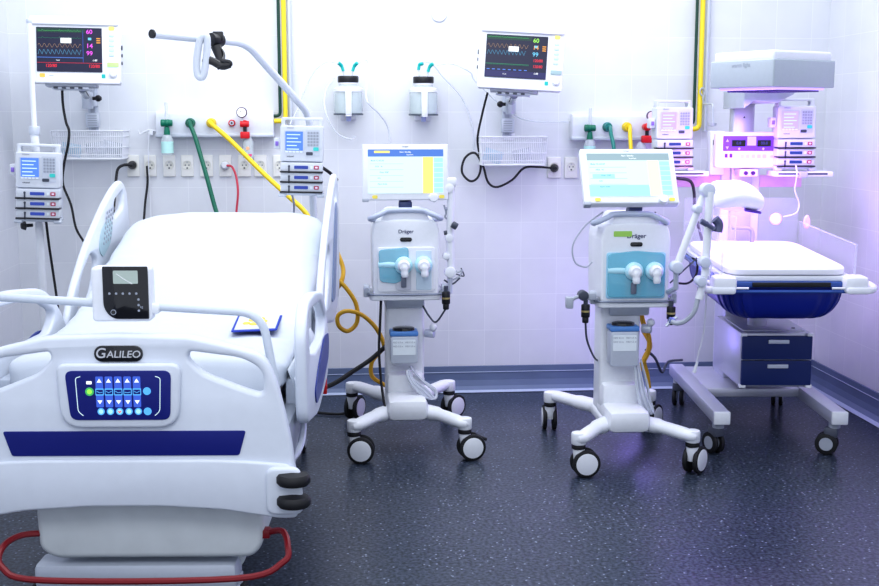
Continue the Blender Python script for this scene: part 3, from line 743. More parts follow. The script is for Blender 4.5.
m = MB(T3(0, 0, 0)); m.plate(rpoly([(-.335, .628), (.350, .628), (.330, .556), (-.312, .556)], .008), .004, navy, bev=.0015); m.build('blue_stripe', bed)
for s in (1, -1):
    m = MB(); m.plate(rpoly([(s*.405, .525), (s*.505, .525), (s*.512, .385), (s*.405, .385)], .03), .026, bedw, T3(0, .0, 0) @ XZ, bev=.010); bk = m.build('bumper_bracket', bed)
    for z in (.492, .428):
        m = MB(); m.lathe([(.006, -.022), (.036, -.018), (.042, -.008), (.042, .008), (.036, .018), (.006, .022)], rubber, T3(s*.485, -.028, z) @ Matrix.Diagonal((1.15, 1, .85, 1))); m.build('bumper_roller', bk)
# undercarriage
m = MB()
m.plate(rpoly([(-.255, .44, .03), (.33, .44, .03), (.385, .38, .04), (.38, .26, .05), (.35, .222, .06), (-.23, .222, .06), (-.275, .25, .04), (-.28, .38, .04)], .04), .40, scuff, T3(.0, .47, 0) @ XZ, bev=.018)
m.build('foot_cover', bed)
m = MB(); m.plate(rpoly([(-.20, .225), (.33, .225), (.30, .15), (-.16, .15)], .03), .2, scuff, T3(0, .36, 0) @ XZ, bev=.01); m.plate(rrect(-.10, .165, .12, .198, .01), .004, navy, T3(.01, .158, 0) @ XZ); m.build('lower_cover', bed)
m = MB(); m.bb((-.36, .1, .37), (.36, 2.05, .43), grey, .01); m.bb((-.40, .12, .55), (.40, 2.0, .62), lgrey, .012)
for y in (.6, 1.5): m.box((0, y, .49), (.5, .08, .2), grey, RX(25), .01)
m.bb((-.30, .08, .12), (.30, .2, .2), lgrey, .02); m.bb((-.30, 1.9, .12), (.30, 2.02, .2), lgrey, .02); m.bb((-.05, .15, .14), (.05, 2.0, .19), lgrey, .01)
for y in (.5, 1.6): m.cyl((0, y, .18), (0, y, .40), .055, lgrey)
m.build('underframe', bed)
m = MB(); m.bb((.34, .08, .45), (.465, .55, .62), mat('frame_detail', (.35, .38, .44), .35, .3), .02); m.tube([(.42, .1, .47), (.47, .3, .50), (.45, .6, .58)], .014, lgrey); m.build('foot_mechanism', bed)
for sx in (-1, 1):
    for y in (.14, 1.96):
        m = MB(); m.cyl((sx*.28, y, .10), (sx*.28, y, .15), .03, grey); m.bb((sx*.28-.03, y-.04, .06), (sx*.28+.03, y+.03, .12), lgrey, .012)
        for q in (-.03, .03): m.cyl((sx*.28+q-.009, y, .0625), (sx*.28+q+.009, y, .0625), .062, rubber, bev=.005); m.cyl((sx*.28+q-.011, y, .0625), (sx*.28+q+.011, y, .0625), .042, lgrey)
        m.build('caster', bed)
# red guard bar
pts = [(.385, .10, .290), (.440, .06, .308), (.462, .0, .285), (.452, -.04, .252), (.32, -.07, .216), (-.22, -.07, .214), (-.34, -.05, .245), (-.355, .0, .285), (-.32, .06, .30), (-.24, .10, .292)]
MB().tube(pts, .0095, redpaint, n=6).bb((.365, .08, .277), (.40, .12, .303), redpaint, .004).bb((-.26, .08, .277), (-.225, .12, .303), redpaint, .004).build('guard_bar', bed)
# hoop with the scale display
hy = .10
def hp(x, y): v = bp(x, y, hy); return (v[0], hy, v[1])
L = hp(0, 310)
pts = [(-.50, hy, .60), (-.485, hy, .93), hp(-40, 309), hp(93, 310), hp(152, 310), hp(262, 314), hp(281, 330), hp(287, 420), (.49, hy, .55)]
m = MB().tube(fillet([pts[0], (-.49, hy, 1.005), hp(262, 313), (hp(286, 400)[0], hy, .55)], .07, 7), .0125, mat('hoop_paint', (.60, .65, .73), .3), raw=True, seg=14); m.build('end_hoop', bed)
a, b = hp(93, 266), hp(154, 320)
m = MB(); m.plate(rrect(a[0], b[2], b[0], a[2], .012), .06, white, T3(0, hy+.03, 0) @ XZ, bev=.008); m.bb((b[0]-.01, hy-.02, (b[2]+.02)), (b[0]+.02, hy+.02, b[2]+.05), white, .008); du = m.build('scale_unit', bed)
f0, f1 = hp(105, 265), hp(152, 317)
m = MB(T3(0, hy-.03, 0)); m.plate(rpoly([(f0[0], f0[2], .004), (f1[0], f0[2], .004), (f1[0], f1[2], .004), (f0[0]+.025, f1[2], .02), (f0[0], f1[2]+.03, .02)], .004), .006, gloss, bev=.002)
q0, q1 = hp(116, 269), hp(141, 282); D = T3(0, -.006, 0) @ XZ
m.plate(rrect(q0[0], q1[2], q1[0], q0[2], .003), .001, e_lcd, D)
for i in range(5): m.lathe([(.0035, 0), (.0035, .0012)], greyprint, T3(q0[0]-.012+i*.019, -.006, q1[2]-.028) @ XZ, seg=12)
for i in range(3): m.lathe([(.0035, 0), (.0035, .0012)], greyprint, T3(f1[0]-.028, -.006, q1[2]-.045-i*.016) @ XZ, seg=12)
m.lathe([(.008, 0), (.008, .001)], greyprint, T3(f0[0]+.028, -.006, f1[2]+.020) @ XZ, seg=20); m.lathe([(.006, 0), (.006, .0015)], gloss, T3(f0[0]+.028, -.006, f1[2]+.020) @ XZ, seg=20)
m.tube([(f0[0]+.04, -.0085, f0[2]-.02), (f0[0]+.06, -.0085, f0[2]-.035), (f0[0]+.085, -.0085, f0[2]-.05)], .0008, silver, raw=True); m.text('kg', .009, greyprint, T3(f1[0]-.02, -.006, f1[2]+.035) @ XZ)
m.build('scale_display', du)
# side rails ((ly, z) outlines)
foot = [(.17, .60, .05), (.14, .88, .06), (.24, .958, .09), (.52, .955, .1), (.86, .915, .1), (1.03, .82, .1), (1.15, .67, .06), (1.06, .585, .06), (.6, .54, .1)]
fhole = [(.27, .80, .03), (.27, .925, .04), (.76, .895, .05), (.98, .81, .05), (.90, .75, .04), (.5, .76, .05)]
def srail(x, s):
    kx = .86 if s > 0 else 1.0; sq = lambda o: [(.15+(p[0]-.15)*kx, *p[1:]) for p in o]
    m = MB(); m.plate([rpoly(sq(foot), .05, 7), rpoly(sq(fhole), .03, 7)], .036, bedw, T3(x-.018, 0, 0) @ YZ, bev=.010)
    r = m.build('foot_side_rail', bed)
    m = MB(); m.plate(rpoly(sq([(.55, .70, .05), (.85, .76, .05), (1.06, .74, .05), (1.05, .66, .05), (.70, .60, .05), (.46, .60, .05), (.42, .65, .05)]), .04), .004, navy2, T3(x+(.0185 if s > 0 else -.0225), 0, 0) @ YZ); m.build('blue_rail_panel', r)
    for yh in (.35, .85): MB().bb((x-s*.07, yh, .56), (x-s*.02, yh+.10, .70), lgrey, .01).build('rail_hinge', bed)
navy2 = mat('rail_blue', (.01, .03, .26), .35)
srail(.492, 1); srail(-.492, -1)
def lp(x, y): v = hit(bed, x, y, 0, -.485); return (v.y, v.z)
head = [lp(63, 332), lp(69, 295), lp(83, 248), lp(101, 206), lp(112, 186), lp(119, 179), lp(124, 190), lp(127, 220), lp(128, 262), lp(128, 300), lp(112, 330)]
h1 = [lp(111, 201), lp(120.5, 189), lp(120.5, 207), lp(111, 219)]
h3 = [lp(74, 312), lp(78, 277), lp(88, 252), lp(95, 258), lp(92, 285), lp(82, 318)]
kp = [lp(95, 250), lp(97, 231), lp(105, 217), lp(109, 224), lp(107, 242), lp(99, 258)]
for x, s in ((-.485, -1), (.462, 1)):
    dz = 0 if s < 0 else .03
    sh = lambda o: [(p[0], p[1]+dz, *p[2:]) for p in o]
    m = MB(); m.plate([rpoly(sh(head), .08, 7), rpoly(sh(h1), .03, 6), rpoly(sh(h3), .04, 6)], .028, bedw, T3(x-.014, 0, 0) @ YZ, bev=.012)
    r = m.build('head_side_rail', bed)
    ix = x+.0145 if s < 0 else x-.0145-.003
    m = MB(); m.plate(rpoly(sh(kp), .04, 6), .003, mat('keypad_pad', (.42, .56, .62), .4), T3(ix, 0, 0) @ YZ)
    a_ = Vector(kp[0]); 
    for i in range(4):
        for j in range(7):
            c = Vector((kp[1][0]+.03+i*.035+j*.012, kp[0][1]+.02+dz+j*.020+i*.004))
            m.lathe([(.007, 0), (.007, .002)], greyprint, T3(ix+(.003 if s < 0 else 0), c.x, c.y) @ Matrix.Rotation(R(90), 4, 'Y'), seg=10)
    m.build('rail_keypad', r)
    if s > 0:
        MB().plate(rpoly([(1.55, .75), (1.75, .74), (1.95, 1.1), (1.85, 1.16)], .05), .004, mat('rail_blue_grey', (.20, .26, .42), .4), T3(x+.0145, 0, 0) @ YZ).build('outer_panel', r)
    m = MB(); m.bb((x-s*.07, 1.3, .52), (x-s*.02, 1.4, .80), lgrey, .01); m.build('rail_hinge', bed)
m = MB(); m.plate(rrect(-.44, .70, .44, 1.02, .1), .05, bedw, T3(0, 2.16, 0) @ XZ, bev=.02); m.bb((-.30, 2.1, .42), (.30, 2.14, .72), lgrey, .01); m.build('headboard', bed)
m = MB(); m.box((0, 1.55, .72), (.78, .9, .03), lgrey, RX(12), .01); m.bb((-.39, .12, .62), (.39, 1.12, .66), lgrey, .008); m.build('mattress_platform', bed)
m = MB(); m.bb((.47, .98, .50), (.50, 1.0, .56), red, .003); m.build('brake_marker', bed)

# ------------------------------------------------------------ mattress
def ztop(y):
    if y < .9: return .755+.042*y
    k = min(1, (y-.9)/1.1); return .793+.290*(k*k*(3-2*k)*.4+k*.6)
def mattress_fn(u, v):
    y = .30+u*1.75
    w = .432; d = min(y-.30, 2.05-y)
    e = .17 if y > 1 else .06
    if d < e: w -= e*.75*(1-math.sqrt(max(0, 1-(1-d/e)**2)))
    zt = ztop(y)-(0 if d > .03 else .025*(1-d/.03)**2); zb = max(.665, zt-.18)
    a = 2*math.pi*v; n = 5.5
    cx = math.copysign(abs(math.cos(a))**(2/n), math.cos(a)); cz = math.copysign(abs(math.sin(a))**(2/n), math.sin(a))
    x = w*cx; z = (zt+zb)/2+(zt-zb)/2*cz
    if cz > .3:
        wr = .010*noise.noise((x*3, y*5, 1.7))+.006*noise.noise((x*8, y*13, 4))+.007*math.exp(-((y-1.50-.06*x)/.018)**2)-.008*math.exp(-((y-1.55-.06*x)/.03)**2)+.006*math.exp(-((y-.95+.3*x)/.02)**2)+.004*math.exp(-((y-.72-.5*x)/.02)**2)
        z += wr*cz+.006*(1-(x/w)**2)
    else:
        x += .012*noise.noise((y*13, z*4, 7))*(1 if cx > 0 else -1)
    return Vector((x, y, z))
t = thing('mattress', 'mattress under a smooth white sheet on the hospital bed, backrest raised', 'mattress', (BX, BY, 0), BR)
mt = MB().grid(mattress_fn, 150, 120, sheet, wrap=True).build('sheeted_mattress', t)
def drape(u, v):
    y = .32+u*.74; s = v; w = .436+.030*math.sin(min(1, s*1.6)*1.57)+.012*s*math.sin(y*31+2*math.sin(y*9))
    return Vector((w, y, .735-s*(.16+.02*math.sin(y*9))))
o = MB().grid(drape, 90, 14, sheet).build('hanging_sheet', t)
sm = o.modifiers.new('t', 'SOLIDIFY'); sm.thickness = .003
# appliqued cloth lying at the foot end
def mp(x, y):
    v = hit(bed, x, y, 2, .788); return (v.x, v.y)
P = [mp(231, 336), mp(239, 318), mp(283, 317.5), mp(277, 334)]
c = Vector((sum(p[0] for p in P)/4, sum(p[1] for p in P)/4))
Mx = FR['hospital_bed']; wc0 = Mx @ Vector((c.x, c.y, 0))
t = thing('embroidered_cloth', 'small white cloth with blue border and yellow patches lying on the sheet', 'cloth', (wc0.x, wc0.y, .800), BR)
Q = [((p[0]-c.x), (p[1]-c.y)) for p in P]
MB().plate(rpoly(Q, .01), .003, bluecloth, XY).build('border', t)
MB().plate([(p[0]*.90, p[1]*.86) for p in Q], .0015, sheet, XY, d0=.003).build('cloth_center', t)
m = MB()
for dx, dy, rr in [(a*.8, b*.7, c*.62) for a, b, c in ((-.022, .02, .028), (-.04, -.04, .022), (-.005, -.05, .026), (.024, .0, .026), (.035, -.05, .02), (.01, .05, .018))]:
    m.lathe([(rr, 0), (rr*.9, .003), (rr*.3, .004)], yelcloth, T3(dx, dy*1.6, .0045) @ Matrix.Diagonal((1, 1.7, 1, 1)), seg=18)
m.build('yellow_patch', t)

# ------------------------------------------------------------ lifting pole
pb = at(316, 215, 5.56)
t = thing('lifting_pole', 'white bent lifting pole rising behind the bed head and reaching over the bed', 'lifting pole', (pb.x, pb.y, 0))
o3 = Vector((pb.x, pb.y, 0))
B1 = at(306, 112, 5.5)-o3; B2 = at(246, 43, 5.15)-o3; B3 = at(153, 34, 4.75)-o3
pts = [Vector((0, 0, .60)), Vector((0, 0, B1.z-.01))+Vector((B1.x, B1.y, 0))*.6, B2, B3]
MB().tube(fillet(pts, .07, 8), .0165, mat('pole_paint', (.66, .70, .77), .3), raw=True, seg=16).build('pole', t)
d = (B3-B2).normalized()
MB().cyl(B3, B3+d*.008, .0175, black).build('end_cap', t)
MB().cyl((0, 0, .58), (0, 0, .72), .028, lgrey, bev=.004).bb((-.22, -.03, .59), (.02, .03, .63), lgrey, .006).build('pole_socket', t)
c = at(216, 40, 4.98)-o3
m = MB(); m.cyl(c-d*.03, c+d*.03, .028, black, bev=.004); m.bb((c.x-.012, c.y-.016, c.z-.005), (c.x+.030, c.y+.016, c.z+.034), black, .004)
s0 = at(216, 46, 4.96)-o3; s1 = at(221, 62, 4.94)-o3
m.tube([s0, s1], [.022, .014], black, raw=True, flat=.6); m.build('strap_clamp', t)
t2 = thing('grab_handle', 'white loop handle with black strap hanging from the bent lifting pole', 'handle', at(201, 40, 4.90))
q = lambda x, y, Y=4.90: at(x, y, Y)-at(201, 40, 4.90)
MB().tube([q(204, 36), q(200, 40), q(197, 58), q(197, 72), q(199.5, 77), q(203, 76), q(205, 68), q(207, 50), q(207, 38)], .0145, mat('pole_paint', (0, 0, 0)), closed=True, seg=10).build('loop', t2)
MB().tube([q(203, 58), q(212, 61), q(222, 66), q(230, 64)], .016, black, seg=8, flat=.5, n=4).tube([q(221, 64), q(224, 55, 4.95), q(219, 46, 4.96)], .010, black, flat=.6, n=4).tube([q(217, 68), q(222, 66), q(230, 65), q(229, 62), q(221, 61)], .009, black, n=4).build('strap', t2)

# -------------------------------------------------------------- ventilators
def caster(parent, x, y, z, ang, rr=.060, brake=True, big=True):
    c, s = math.cos(R(ang)), math.sin(R(ang)); ax = Vector((c, s, 0)); bk = Vector((-s, c, 0))
    p = Vector((x, y, 0)); ctr = p+bk*.030+Vector((0, 0, rr))
    m = MB(); m.cyl(p+Vector((0, 0, z-.012)), p+Vector((0, 0, z+.004)), .030, rubber, bev=.002)
    m.cyl(p+bk*.006+Vector((0, 0, rr+.0)), p+Vector((0, 0, z-.012)), .024, white, r2=.026, bev=.002)
    for q in (-1, 1):
        m.cyl(ctr+ax*q*.014, ctr+ax*q*.034, rr, rubber, bev=.006, seg=32)
        m.cyl(ctr+ax*q*.030, ctr+ax*q*.0365, rr*.78, white, seg=32, bev=.002)
    if brake: m.tube([ctr+bk*.02+Vector((0, 0, rr*.75)), ctr+bk*(rr+.010)+Vector((0, 0, rr*.45))], [.012, .007], rubber, raw=True, flat=1.6)
    return m.build('caster', parent)
def ventilator(label, loc, rz, tilt, canz, canx, second):
    t = thing('ventilator', label, 'ventilator', loc, rz, 'ventilators on wheeled trolleys')
    # trolley base
    m = MB()
    m.plate(rpoly([(-.10, -.20, .05), (.10, -.20, .05), (.10, .20, .05), (-.10, .20, .05)], .05), .055, white, T3(0, 0, .145) @ XY, bev=.018)
    m.box((0, -.12, .20), (.185, .30, .10), white, None, .03)
    m.build('base_hub', t)
    for sx, sy in ((-1, -1), (1, -1), (-1, 1), (1, 1)):
        e = Vector((sx*.245, sy*.375+ .0, .168)); s = Vector((sx*.05, sy*.13, .172))
        m = MB().tube([s, s.lerp(e, .5)+Vector((0, 0, .004)), e+Vector((sx*-.02, 0, .004)), e], [.034, .028, .026, .025], white, seg=14, n=5, flat=1.25)
        m.cyl(e-Vector((0, 0, .028)), e+Vector((0, 0, .026)), .032, white, bev=.008)
        g = m.build('base_leg', t)
        caster(g, e.x, e.y, .135, ({(-1,-1): -95, (1,-1): -80, (-1,1): -28, (1,1): -50} if not second else {(-1,-1): -86, (1,-1): -42, (-1,1): -4, (1,1): -40})[(sx, sy)], brake=(sx > 0))
    m = MB(); m.plate(rpoly([(-.09, -.04, .02), (.09, -.04, .02), (.09, .13, .04), (-.09, .13, .04)], .03), .50, white, T3(0, 0, .19) @ XY, bev=.004)
    m.box((0, -.03, .255), (.178, .13, .16), white, RX(0), .03)
    m.build('column', t)
    # canister and clear tube bundle
    yb = -.11
    m = MB(); m.plate(rrect(canx-.062, canz-(.03 if second else 0), canx+.062, canz+.125, .012), .085, lgrey, T3(0, yb+.045, 0) @ XZ, bev=.004)
    m.plate(rrect(canx-.052, canz+.04, canx+.052, canz+.11, .003), .002, pale_strip, T3(0, yb-.04, 0) @ XZ)
    for k in range(4): m.text('H2O 5.5 mbar'[:9], .010, greyprint, T3(canx-.028+(k % 2)*.056, yb-.042, canz+.098-.018*(k//2)) @ XZ)
    cn = m.build('compressor_pack', t)
    MB().bb((canx-.065, yb-.042, canz+.125), (canx+.065, yb+.05, canz+.148), mat('mid_blue', (.10, .26, .60), .4), .006).build('blue_band', cn)
    MB().lathe([(.052, 0), (.050, .012), (.035, .016)], gloss, T3(canx, yb+.004, canz+.148) @ Matrix.Diagonal((1, .75, 1, 1))).build('dark_lid', cn)
    m = MB(); m.cyl((.095, -.04, canz+.12), (.135, -.06, canz+.12), .020, lgrey, bev=.004); m.ball((.13, -.065, canz+.15), .018, white); m.build('side_clamp', t)
    m = MB(); bx, bz = (.04, .34) if not second else (.075, .36)
    for k in range(9):
        a = k*.7; dx = .01*math.sin(a*2.1); dy = .012*math.cos(a*1.7)
        if not second: P = [(bx-.03+dx, yb-.02+dy, .36), (bx-.02+dx, yb-.04+dy, bz-.02), (bx+.03+dx*1.5, yb-.045+dy, bz-.07+dx), (bx+.085+dx, yb-.03+dy, bz-.115), (bx+.095, yb-.01, bz-.085+dx), (bx+.03, yb-.0+dy, bz-.03), (bx-.02, yb+dy, .37)]
        else: P = [(bx-.02+dx, yb+.0+dy, .45), (bx+dx*2, yb-.02+dy, bz-.05), (bx+.03+dx*2, yb-.03+dy, bz-.14+dx), (bx+.055+dx, yb-.01, bz-.15), (bx+.045, yb+.03+dy, bz-.05), (bx+.01, yb+.03, .44)]
        m.tube(P, .0045, cleartube, n=6, seg=6)
    m.build('tube_bundle', t)
    # tray and rails
    U = T3(.035 if second else 0, 0, 0)
    MB_ = lambda X=Matrix.Identity(4): MB(U @ X)
    m = MB_(); m.plate(rpoly([(-.165, -.165, .03), (.165, -.165, .03), (.165, .15, .03), (-.165, .15, .03)], .03), .022, white, T3(0, 0, .688) @ XY, bev=.006)
    m.tube(fillet([(-.172, .14, .716), (-.172, -.172, .716), (.172, -.172, .716), (.172, .14, .716)], .04, 5), .0055, mat('rail_dark', (.25, .28, .36), .3, .5), raw=True)
    m.box((0, .03, .66), (.18, .18, .05), lgrey, None, .01)
    m.build('tray', t)
    for s in (-1, 1):
        m = MB_(); m.bb((s*.178-.014, -.13, .70), (s*.178+.014, -.08, .755), lgrey, .005); m.bb((s*.158-.006, -.12, .71), (s*.158+.006, -.0, .725), grey); m.cyl((s*.178, -.14, .735), (s*.178, -.07, .735), .010, grey); m.build('rail_clamp', t)
    # main unit
    m = MB_(); m.plate(rpoly([(-.149, .712, .012), (.149, .712, .012), (.152, .99, .02), (.140, 1.048, .03), (0, 1.058, .1), (-.140, 1.048, .03), (-.152, .99, .02)], .02), .30, white, T3(0, .15, 0) @ XZ, bev=.010)
    m.build('main_unit', t)
    m = MB_(); m.plate(rpoly([(-.115, 1.035, .01), (.115, 1.035, .01), (.088, 1.095, .02), (-.088, 1.095, .02)], .01), .24, mat('hood_white', (.78, .80, .87), .35), T3(0, .10, 0) @ XZ, bev=.010); m.build('top_hood', t)
    m = MB_(T3(-.022 if second else 0, 0, 0)); m.tube([(-.140, -.03, 1.045), (-.160, -.11, 1.055), (-.150, -.155, 1.063), (-.110, -.160, 1.082), (-.07, -.145, 1.095), (.07, -.145, 1.095), (.110, -.160, 1.082), (.150, -.155, 1.063), (.160, -.11, 1.055), (.140, -.03, 1.045)], .0125, mat('handle_blue_grey', (.50, .55, .68), .35), seg=12); m.build('handle', t)
    m = MB_(T3(0, -.1505, 0)); m.text('Dräger', .028 if second else .023, mat('logo_navy', (.02, .03, .12), .4), T3(0, 0, 1.000) @ XZ, sx=1.05); m.plate(rrect(-.027, .955, .027, .974, .009), .004, gloss, bev=.001)
    m.build('front_badge', t)
    # pneumatic front with the two breathing ports
    m = MB_(T3(0, -.150, 0)); m.plate(rrect(-.130, .728, .130, .930, .012), .008, white if not second else mat('teal_back', (.36, .66, .82), .3), bev=.003)
    m.plate(rrect(-.047, .738, .022, .830, .008), .016, mat('bay_grey', (.30, .42, .55) if second else (.55, .57, .64), .35)); m.bb((-.024, -.028, .75), (.000, -.008, .80), mat('bay_dark', (.16, .18, .24), .35), .004)
    m.plate(rrect(.045, .735, .115, .915, .006), .010, mat('port_plate', (.60, .72, .82), .3), bev=.002)
    m.build('port_bay', t)
    m = MB_(T3(0, -.156, 0)); m.plate(rpoly([(-.125, .920), (.012 if not second else .125, .932), (.012 if not second else .125, .80), (-.045, .765), (-.120, .775)] if not second else [(-.125, .925), (0, .938), (.125, .925), (.125, .735), (-.125, .735)], .02), .012, tealglass, bev=.004)
    m.tube([(-.125, -.008, .852), (-.08, -.012, .852), (-.04, -.010, .850)], .013, tealpale, flat=.4); m.tube([(-.105, -.010, .802), (-.045, -.010, .795)], .004, tealpale, flat=.5); m.build('teal_cover', t)
    for x in (-.012, .078):
        m = MB_(); m.lathe([(.040, 0), (.040, .018), (.031, .028)], tealpale, T3(x, -.160, .850) @ XZ); m.lathe([(.029, .02), (.028, .046), (.020, .056)], white, T3(x, -.160, .850) @ XZ)
        m.tube([(x, -.198, .855), (x+.002, -.205, .830), (x+.004, -.208, .800)], [.021, .017, .013], white, n=4, seg=12); m.build('breathing_port', t)
    # display on its swivel
    m = MB_(); m.cyl((0, -.05, 1.09), (0, -.10, 1.15), .028, dkkey, bev=.004); m.bb((-.03, -.13, 1.085), (.03, -.09, 1.135), mat('joint_navy', (.03, .05, .15), .4), .008); m.build('display_joint', t)
    S = T3(0 if not second else -.032, -.135 if not second else -.185, 1.145) @ RX(-tilt) @ Matrix.Scale(1.07 if second else 1, 4)
    m = MB_(S); m.plate(rrect(-.192, -.005, .192, .245, .006), .040, white, T3(0, .030, 0) @ XZ, bev=.006); m.plate(rrect(-.12, .03, .12, .21, .03), .03, white, T3(0, .055, 0) @ XZ, bev=.01)
    m.bb((-.194, -.012, -.012), (-.165, .02, .004), grey, .003); dp = m.build('display_housing', t)
    m = MB_(S @ T3(0, -.0105, 0)); y0, y1 = (.026, .222)
    m.plate(rrect(-.168, y0, .170, y1, .002), .002, e_vpale)
    D = T3(0, -.002, 0) @ XZ
    m.plate(rrect(-.168, y1-.032, .170, y1, .001), .0008, e_bar if not second else em('lit_grey_bar', (.30, .42, .48)), D)
    m.plate(rrect(.078, y0, .124, y1-.034, .001), .0008, e_pyel if second else e_yel, D)
    for k in range(7): m.plate(rrect(.128, y0+.004+k*.0225, .168, y0+.023+k*.0225, .002), .0009, e_pale, D)
    for k in range(5):
        m.text(['Mode VC-AC/AF', 'FiO2   Vt', 'Pinsp  PEEP', '410', 'Alarm limits'][k], .0085, e_sky, T3(-.155+(.02*k if k < 3 else .03), -.0026, y1-.05-k*.026) @ XZ, al='LEFT')
        m.plate(rrect(-.160, y1-.065-k*.026, -.01, y1-.0635-k*.026, .0005), .001, e_pale, D)
    if second: m.plate(rrect(-.168, y0, .076, y0+.05, .001), .0007, e_pale, D); m.plate(rrect(-.15, y0+.08, -.06, y0+.10, .002), .0009, e_pale, D)
    if not second: m.plate(rrect(-.140, y1-.016, -.07, y1-.006, .002), .0014, e_yel, D)
    m.text('Start  Standby', .009, e_white, T3(.0, -.0032, y1-.012) @ XZ); m.text('SmartCare', .007, e_white, T3(.02, -.0032, y1-.024) @ XZ)
    m.build('screen', dp)
    m = MB_(S @ T3(0, -.0105, 0)); m.text('Dräger', .010, greyprint, T3(0, 0, .235) @ XZ)
    m.build('bezel_print', dp)
    for xa in (-.150, .150): m = MB_(S @ T3(0, -.0105, 0)); m.plate(rrect(xa, .003, xa+.024, .018, .006), .002, stickery); m.build('yellow_sticker', dp)
    m = MB_(S @ T3(.125, -.010, .006)); m.lathe([(.021, 0), (.021, .012), (.017, .020), (.006, .021)], white, XZ); m.build('rotary_knob', dp)
    if second:
        MB_(T3(-.055, -.151, 1.01)).plate(rrect(-.045, -.012, .035, .012, .004), .001, stickerg).build('green_sticker', t)
    return t
V1 = (.300, 5.42, 0); V2 = (1.250, 5.13, 0)
v1 = ventilator('white wheeled ventilator with a blue-barred screen, beside the foot of the bed', V1, 0, 4, .395, -.01, False)
v2 = ventilator('white wheeled ventilator with tilted screen and teal front, green sticker by its logo', V2, -1, 32, .455, -.005, True)

# arm of the first ventilator
def armseg(m, a, b, r, mm=white): m.cyl(a, b, r, mm, bev=.003)
p0 = at(450, 296, 5.30); t = thing('hose_support_arm', 'thin white jointed hose arm standing along the right side of the left ventilator', 'support arm', p0)
q = lambda x, y, Y=5.30: at(x, y, Y)-p0
MB().tube([q(437, 296, 5.36), q(450, 292), q(450, 276)], .012, lgrey, raw=True).cyl(q(451, 276), q(450, 236), .018, white).cyl(q(450, 236), q(451, 184), .0165, white).box(q(451, 182), (.05, .04, .04), white, None, .008).build('arm_tube', t)
for x, y, r in ((449, 188, .022), (449, 238, .019), (450, 272, .026), (446, 256, .016)):
    MB().cyl(q(x, y)+Vector((0, -.022, 0)), q(x, y)+Vector((0, .022, 0)), r, white, bev=.005).build('joint', t)
MB().cyl(q(452, 224, 5.27), q(457, 227, 5.27), .016, dkkey, bev=.003).cyl(q(444, 233), q(450, 232), .010, dkkey).cyl(q(445, 209), q(449, 209), .008, greyprint).tube([q(444, 205), q(446, 213), q(445, 217), q(449, 220)], .004, greyprint).build('clamp_knob', t)
MB().tube([q(452, 268), q(458, 272), q(462, 270), q(460, 276), q(453, 280)], .004, grey).tube([q(444, 280), q(452, 284), q(460, 278)], .004, dkkey).tube([q(456, 274), q(464, 276), q(461, 268)], .003, dkkey).build('cable_clip', t)
def connector(label, x, y, Y, path):
    a = at(x, y, Y); t = thing('hanging_connector', label, 'connector', a)
    MB().cyl((0, 0, .03), (0, 0, .055), .010, dkkey).cyl((0, 0, -.028), (0, 0, .03), .019, black, bev=.005).cyl((0, 0, -.052), (0, 0, -.028), .014, black, bev=.003).build('plug_body', t)
    MB().cyl((0, 0, -.004), (0, 0, .004), .0198, mat('brass_ring', (.55, .45, .2), .3, .7)).build('ring', t)
    if path: MB().tube([Vector((0, 0, -.05))]+[at(*k)-a for k in path], .0045, dkkey, n=8).build('lead', t)
connector('black cable connector hanging at the right of the left ventilator tray', 446, 298, 5.22, [(445, 310, 5.22), (436, 322, 5.24), (429, 316, 5.26), (423, 306, 5.3)])
connector('black cable connector hanging at the left of the right ventilator tray', 585.5, 311, 4.97, [(585.5, 322, 4.97), (587, 340, 5.0), (594, 357, 5.1), (600, 362, 5.18)])
connector('short black connector hanging at the right of the right ventilator tray', 671, 313, 4.95, None)
a = at(583, 300, 4.97); t = thing('rail_bracket', 'dark grey bracket clamped left of the right ventilator tray', 'bracket', a)
MB().tube([(.045, 0, .02), (.01, 0, .022), (-.03, 0, .012), (-.05, 0, -.0)], .008, grey, n=5).bb((-.075, -.02, -.035), (-.045, .02, .014), grey, .005).cyl((.0, -.02, .02), (0, .03, .02), .022, dkkey, bev=.004).bb((.01, -.01, .0), (.055, .02, .03), grey, .004).build('bracket_body', t)

# cables by the ventilators
wc('thin_cable', 'thin grey cable looping at the left side of the right ventilator', [(603, 212, 5.02), (585, 226, 5.02), (573, 245, 5.02), (575, 262, 5.02), (586, 267, 5.02), (592, 262, 5.03)], .0035, grey, 'cable')
wc('air_hose', 'yellow air hose coiling between the bed rail and the left ventilator', [(318, 236, 5.88), (330, 240, 5.85), (337, 252, 5.78), (343, 268, 5.75), (342, 280, 5.72), (337, 288, 5.72), (322, 300, 5.7), (300, 310, 5.6)], .011, yeldk, 'hose')
wc('air_hose', 'amber yellow looped hose hanging left of the left ventilator down to the floor', [(300, 262, 5.75), (322, 270, 5.72), (335, 278, 5.70), (346, 288, 5.70), (356, 304, 5.70), (357, 322, 5.70), (348, 331, 5.68), (339, 326, 5.66), (338, 316, 5.66), (347, 311, 5.66), (362, 315, 5.68), (376, 328, 5.7), (384, 345, 5.72), (380, 352, 5.74), (372, 362, 5.74), (372, 376, 5.76), (383, 384, 5.8), (392, 388, 5.8)], .011, yeldk, 'hose')
wc('power_cable', 'thick black cable running from the bed to the left ventilator column', [(285, 396, 4.9), (305, 394, 5.05), (318, 390, 5.2), (335, 383, 5.3), (352, 372, 5.4), (370, 360, 5.5), (384, 348, 5.55), (392, 342, 5.56)], .011, BK, 'cable')
wc('power_cable', 'black cable hanging straight down in front of the left ventilator column', [(381, 300, 5.36), (380, 325, 5.32), (379, 350, 5.30), (381, 380, 5.28), (384, 402, 5.24), (386, 410, 5.22)], .006, BK, 'cable')
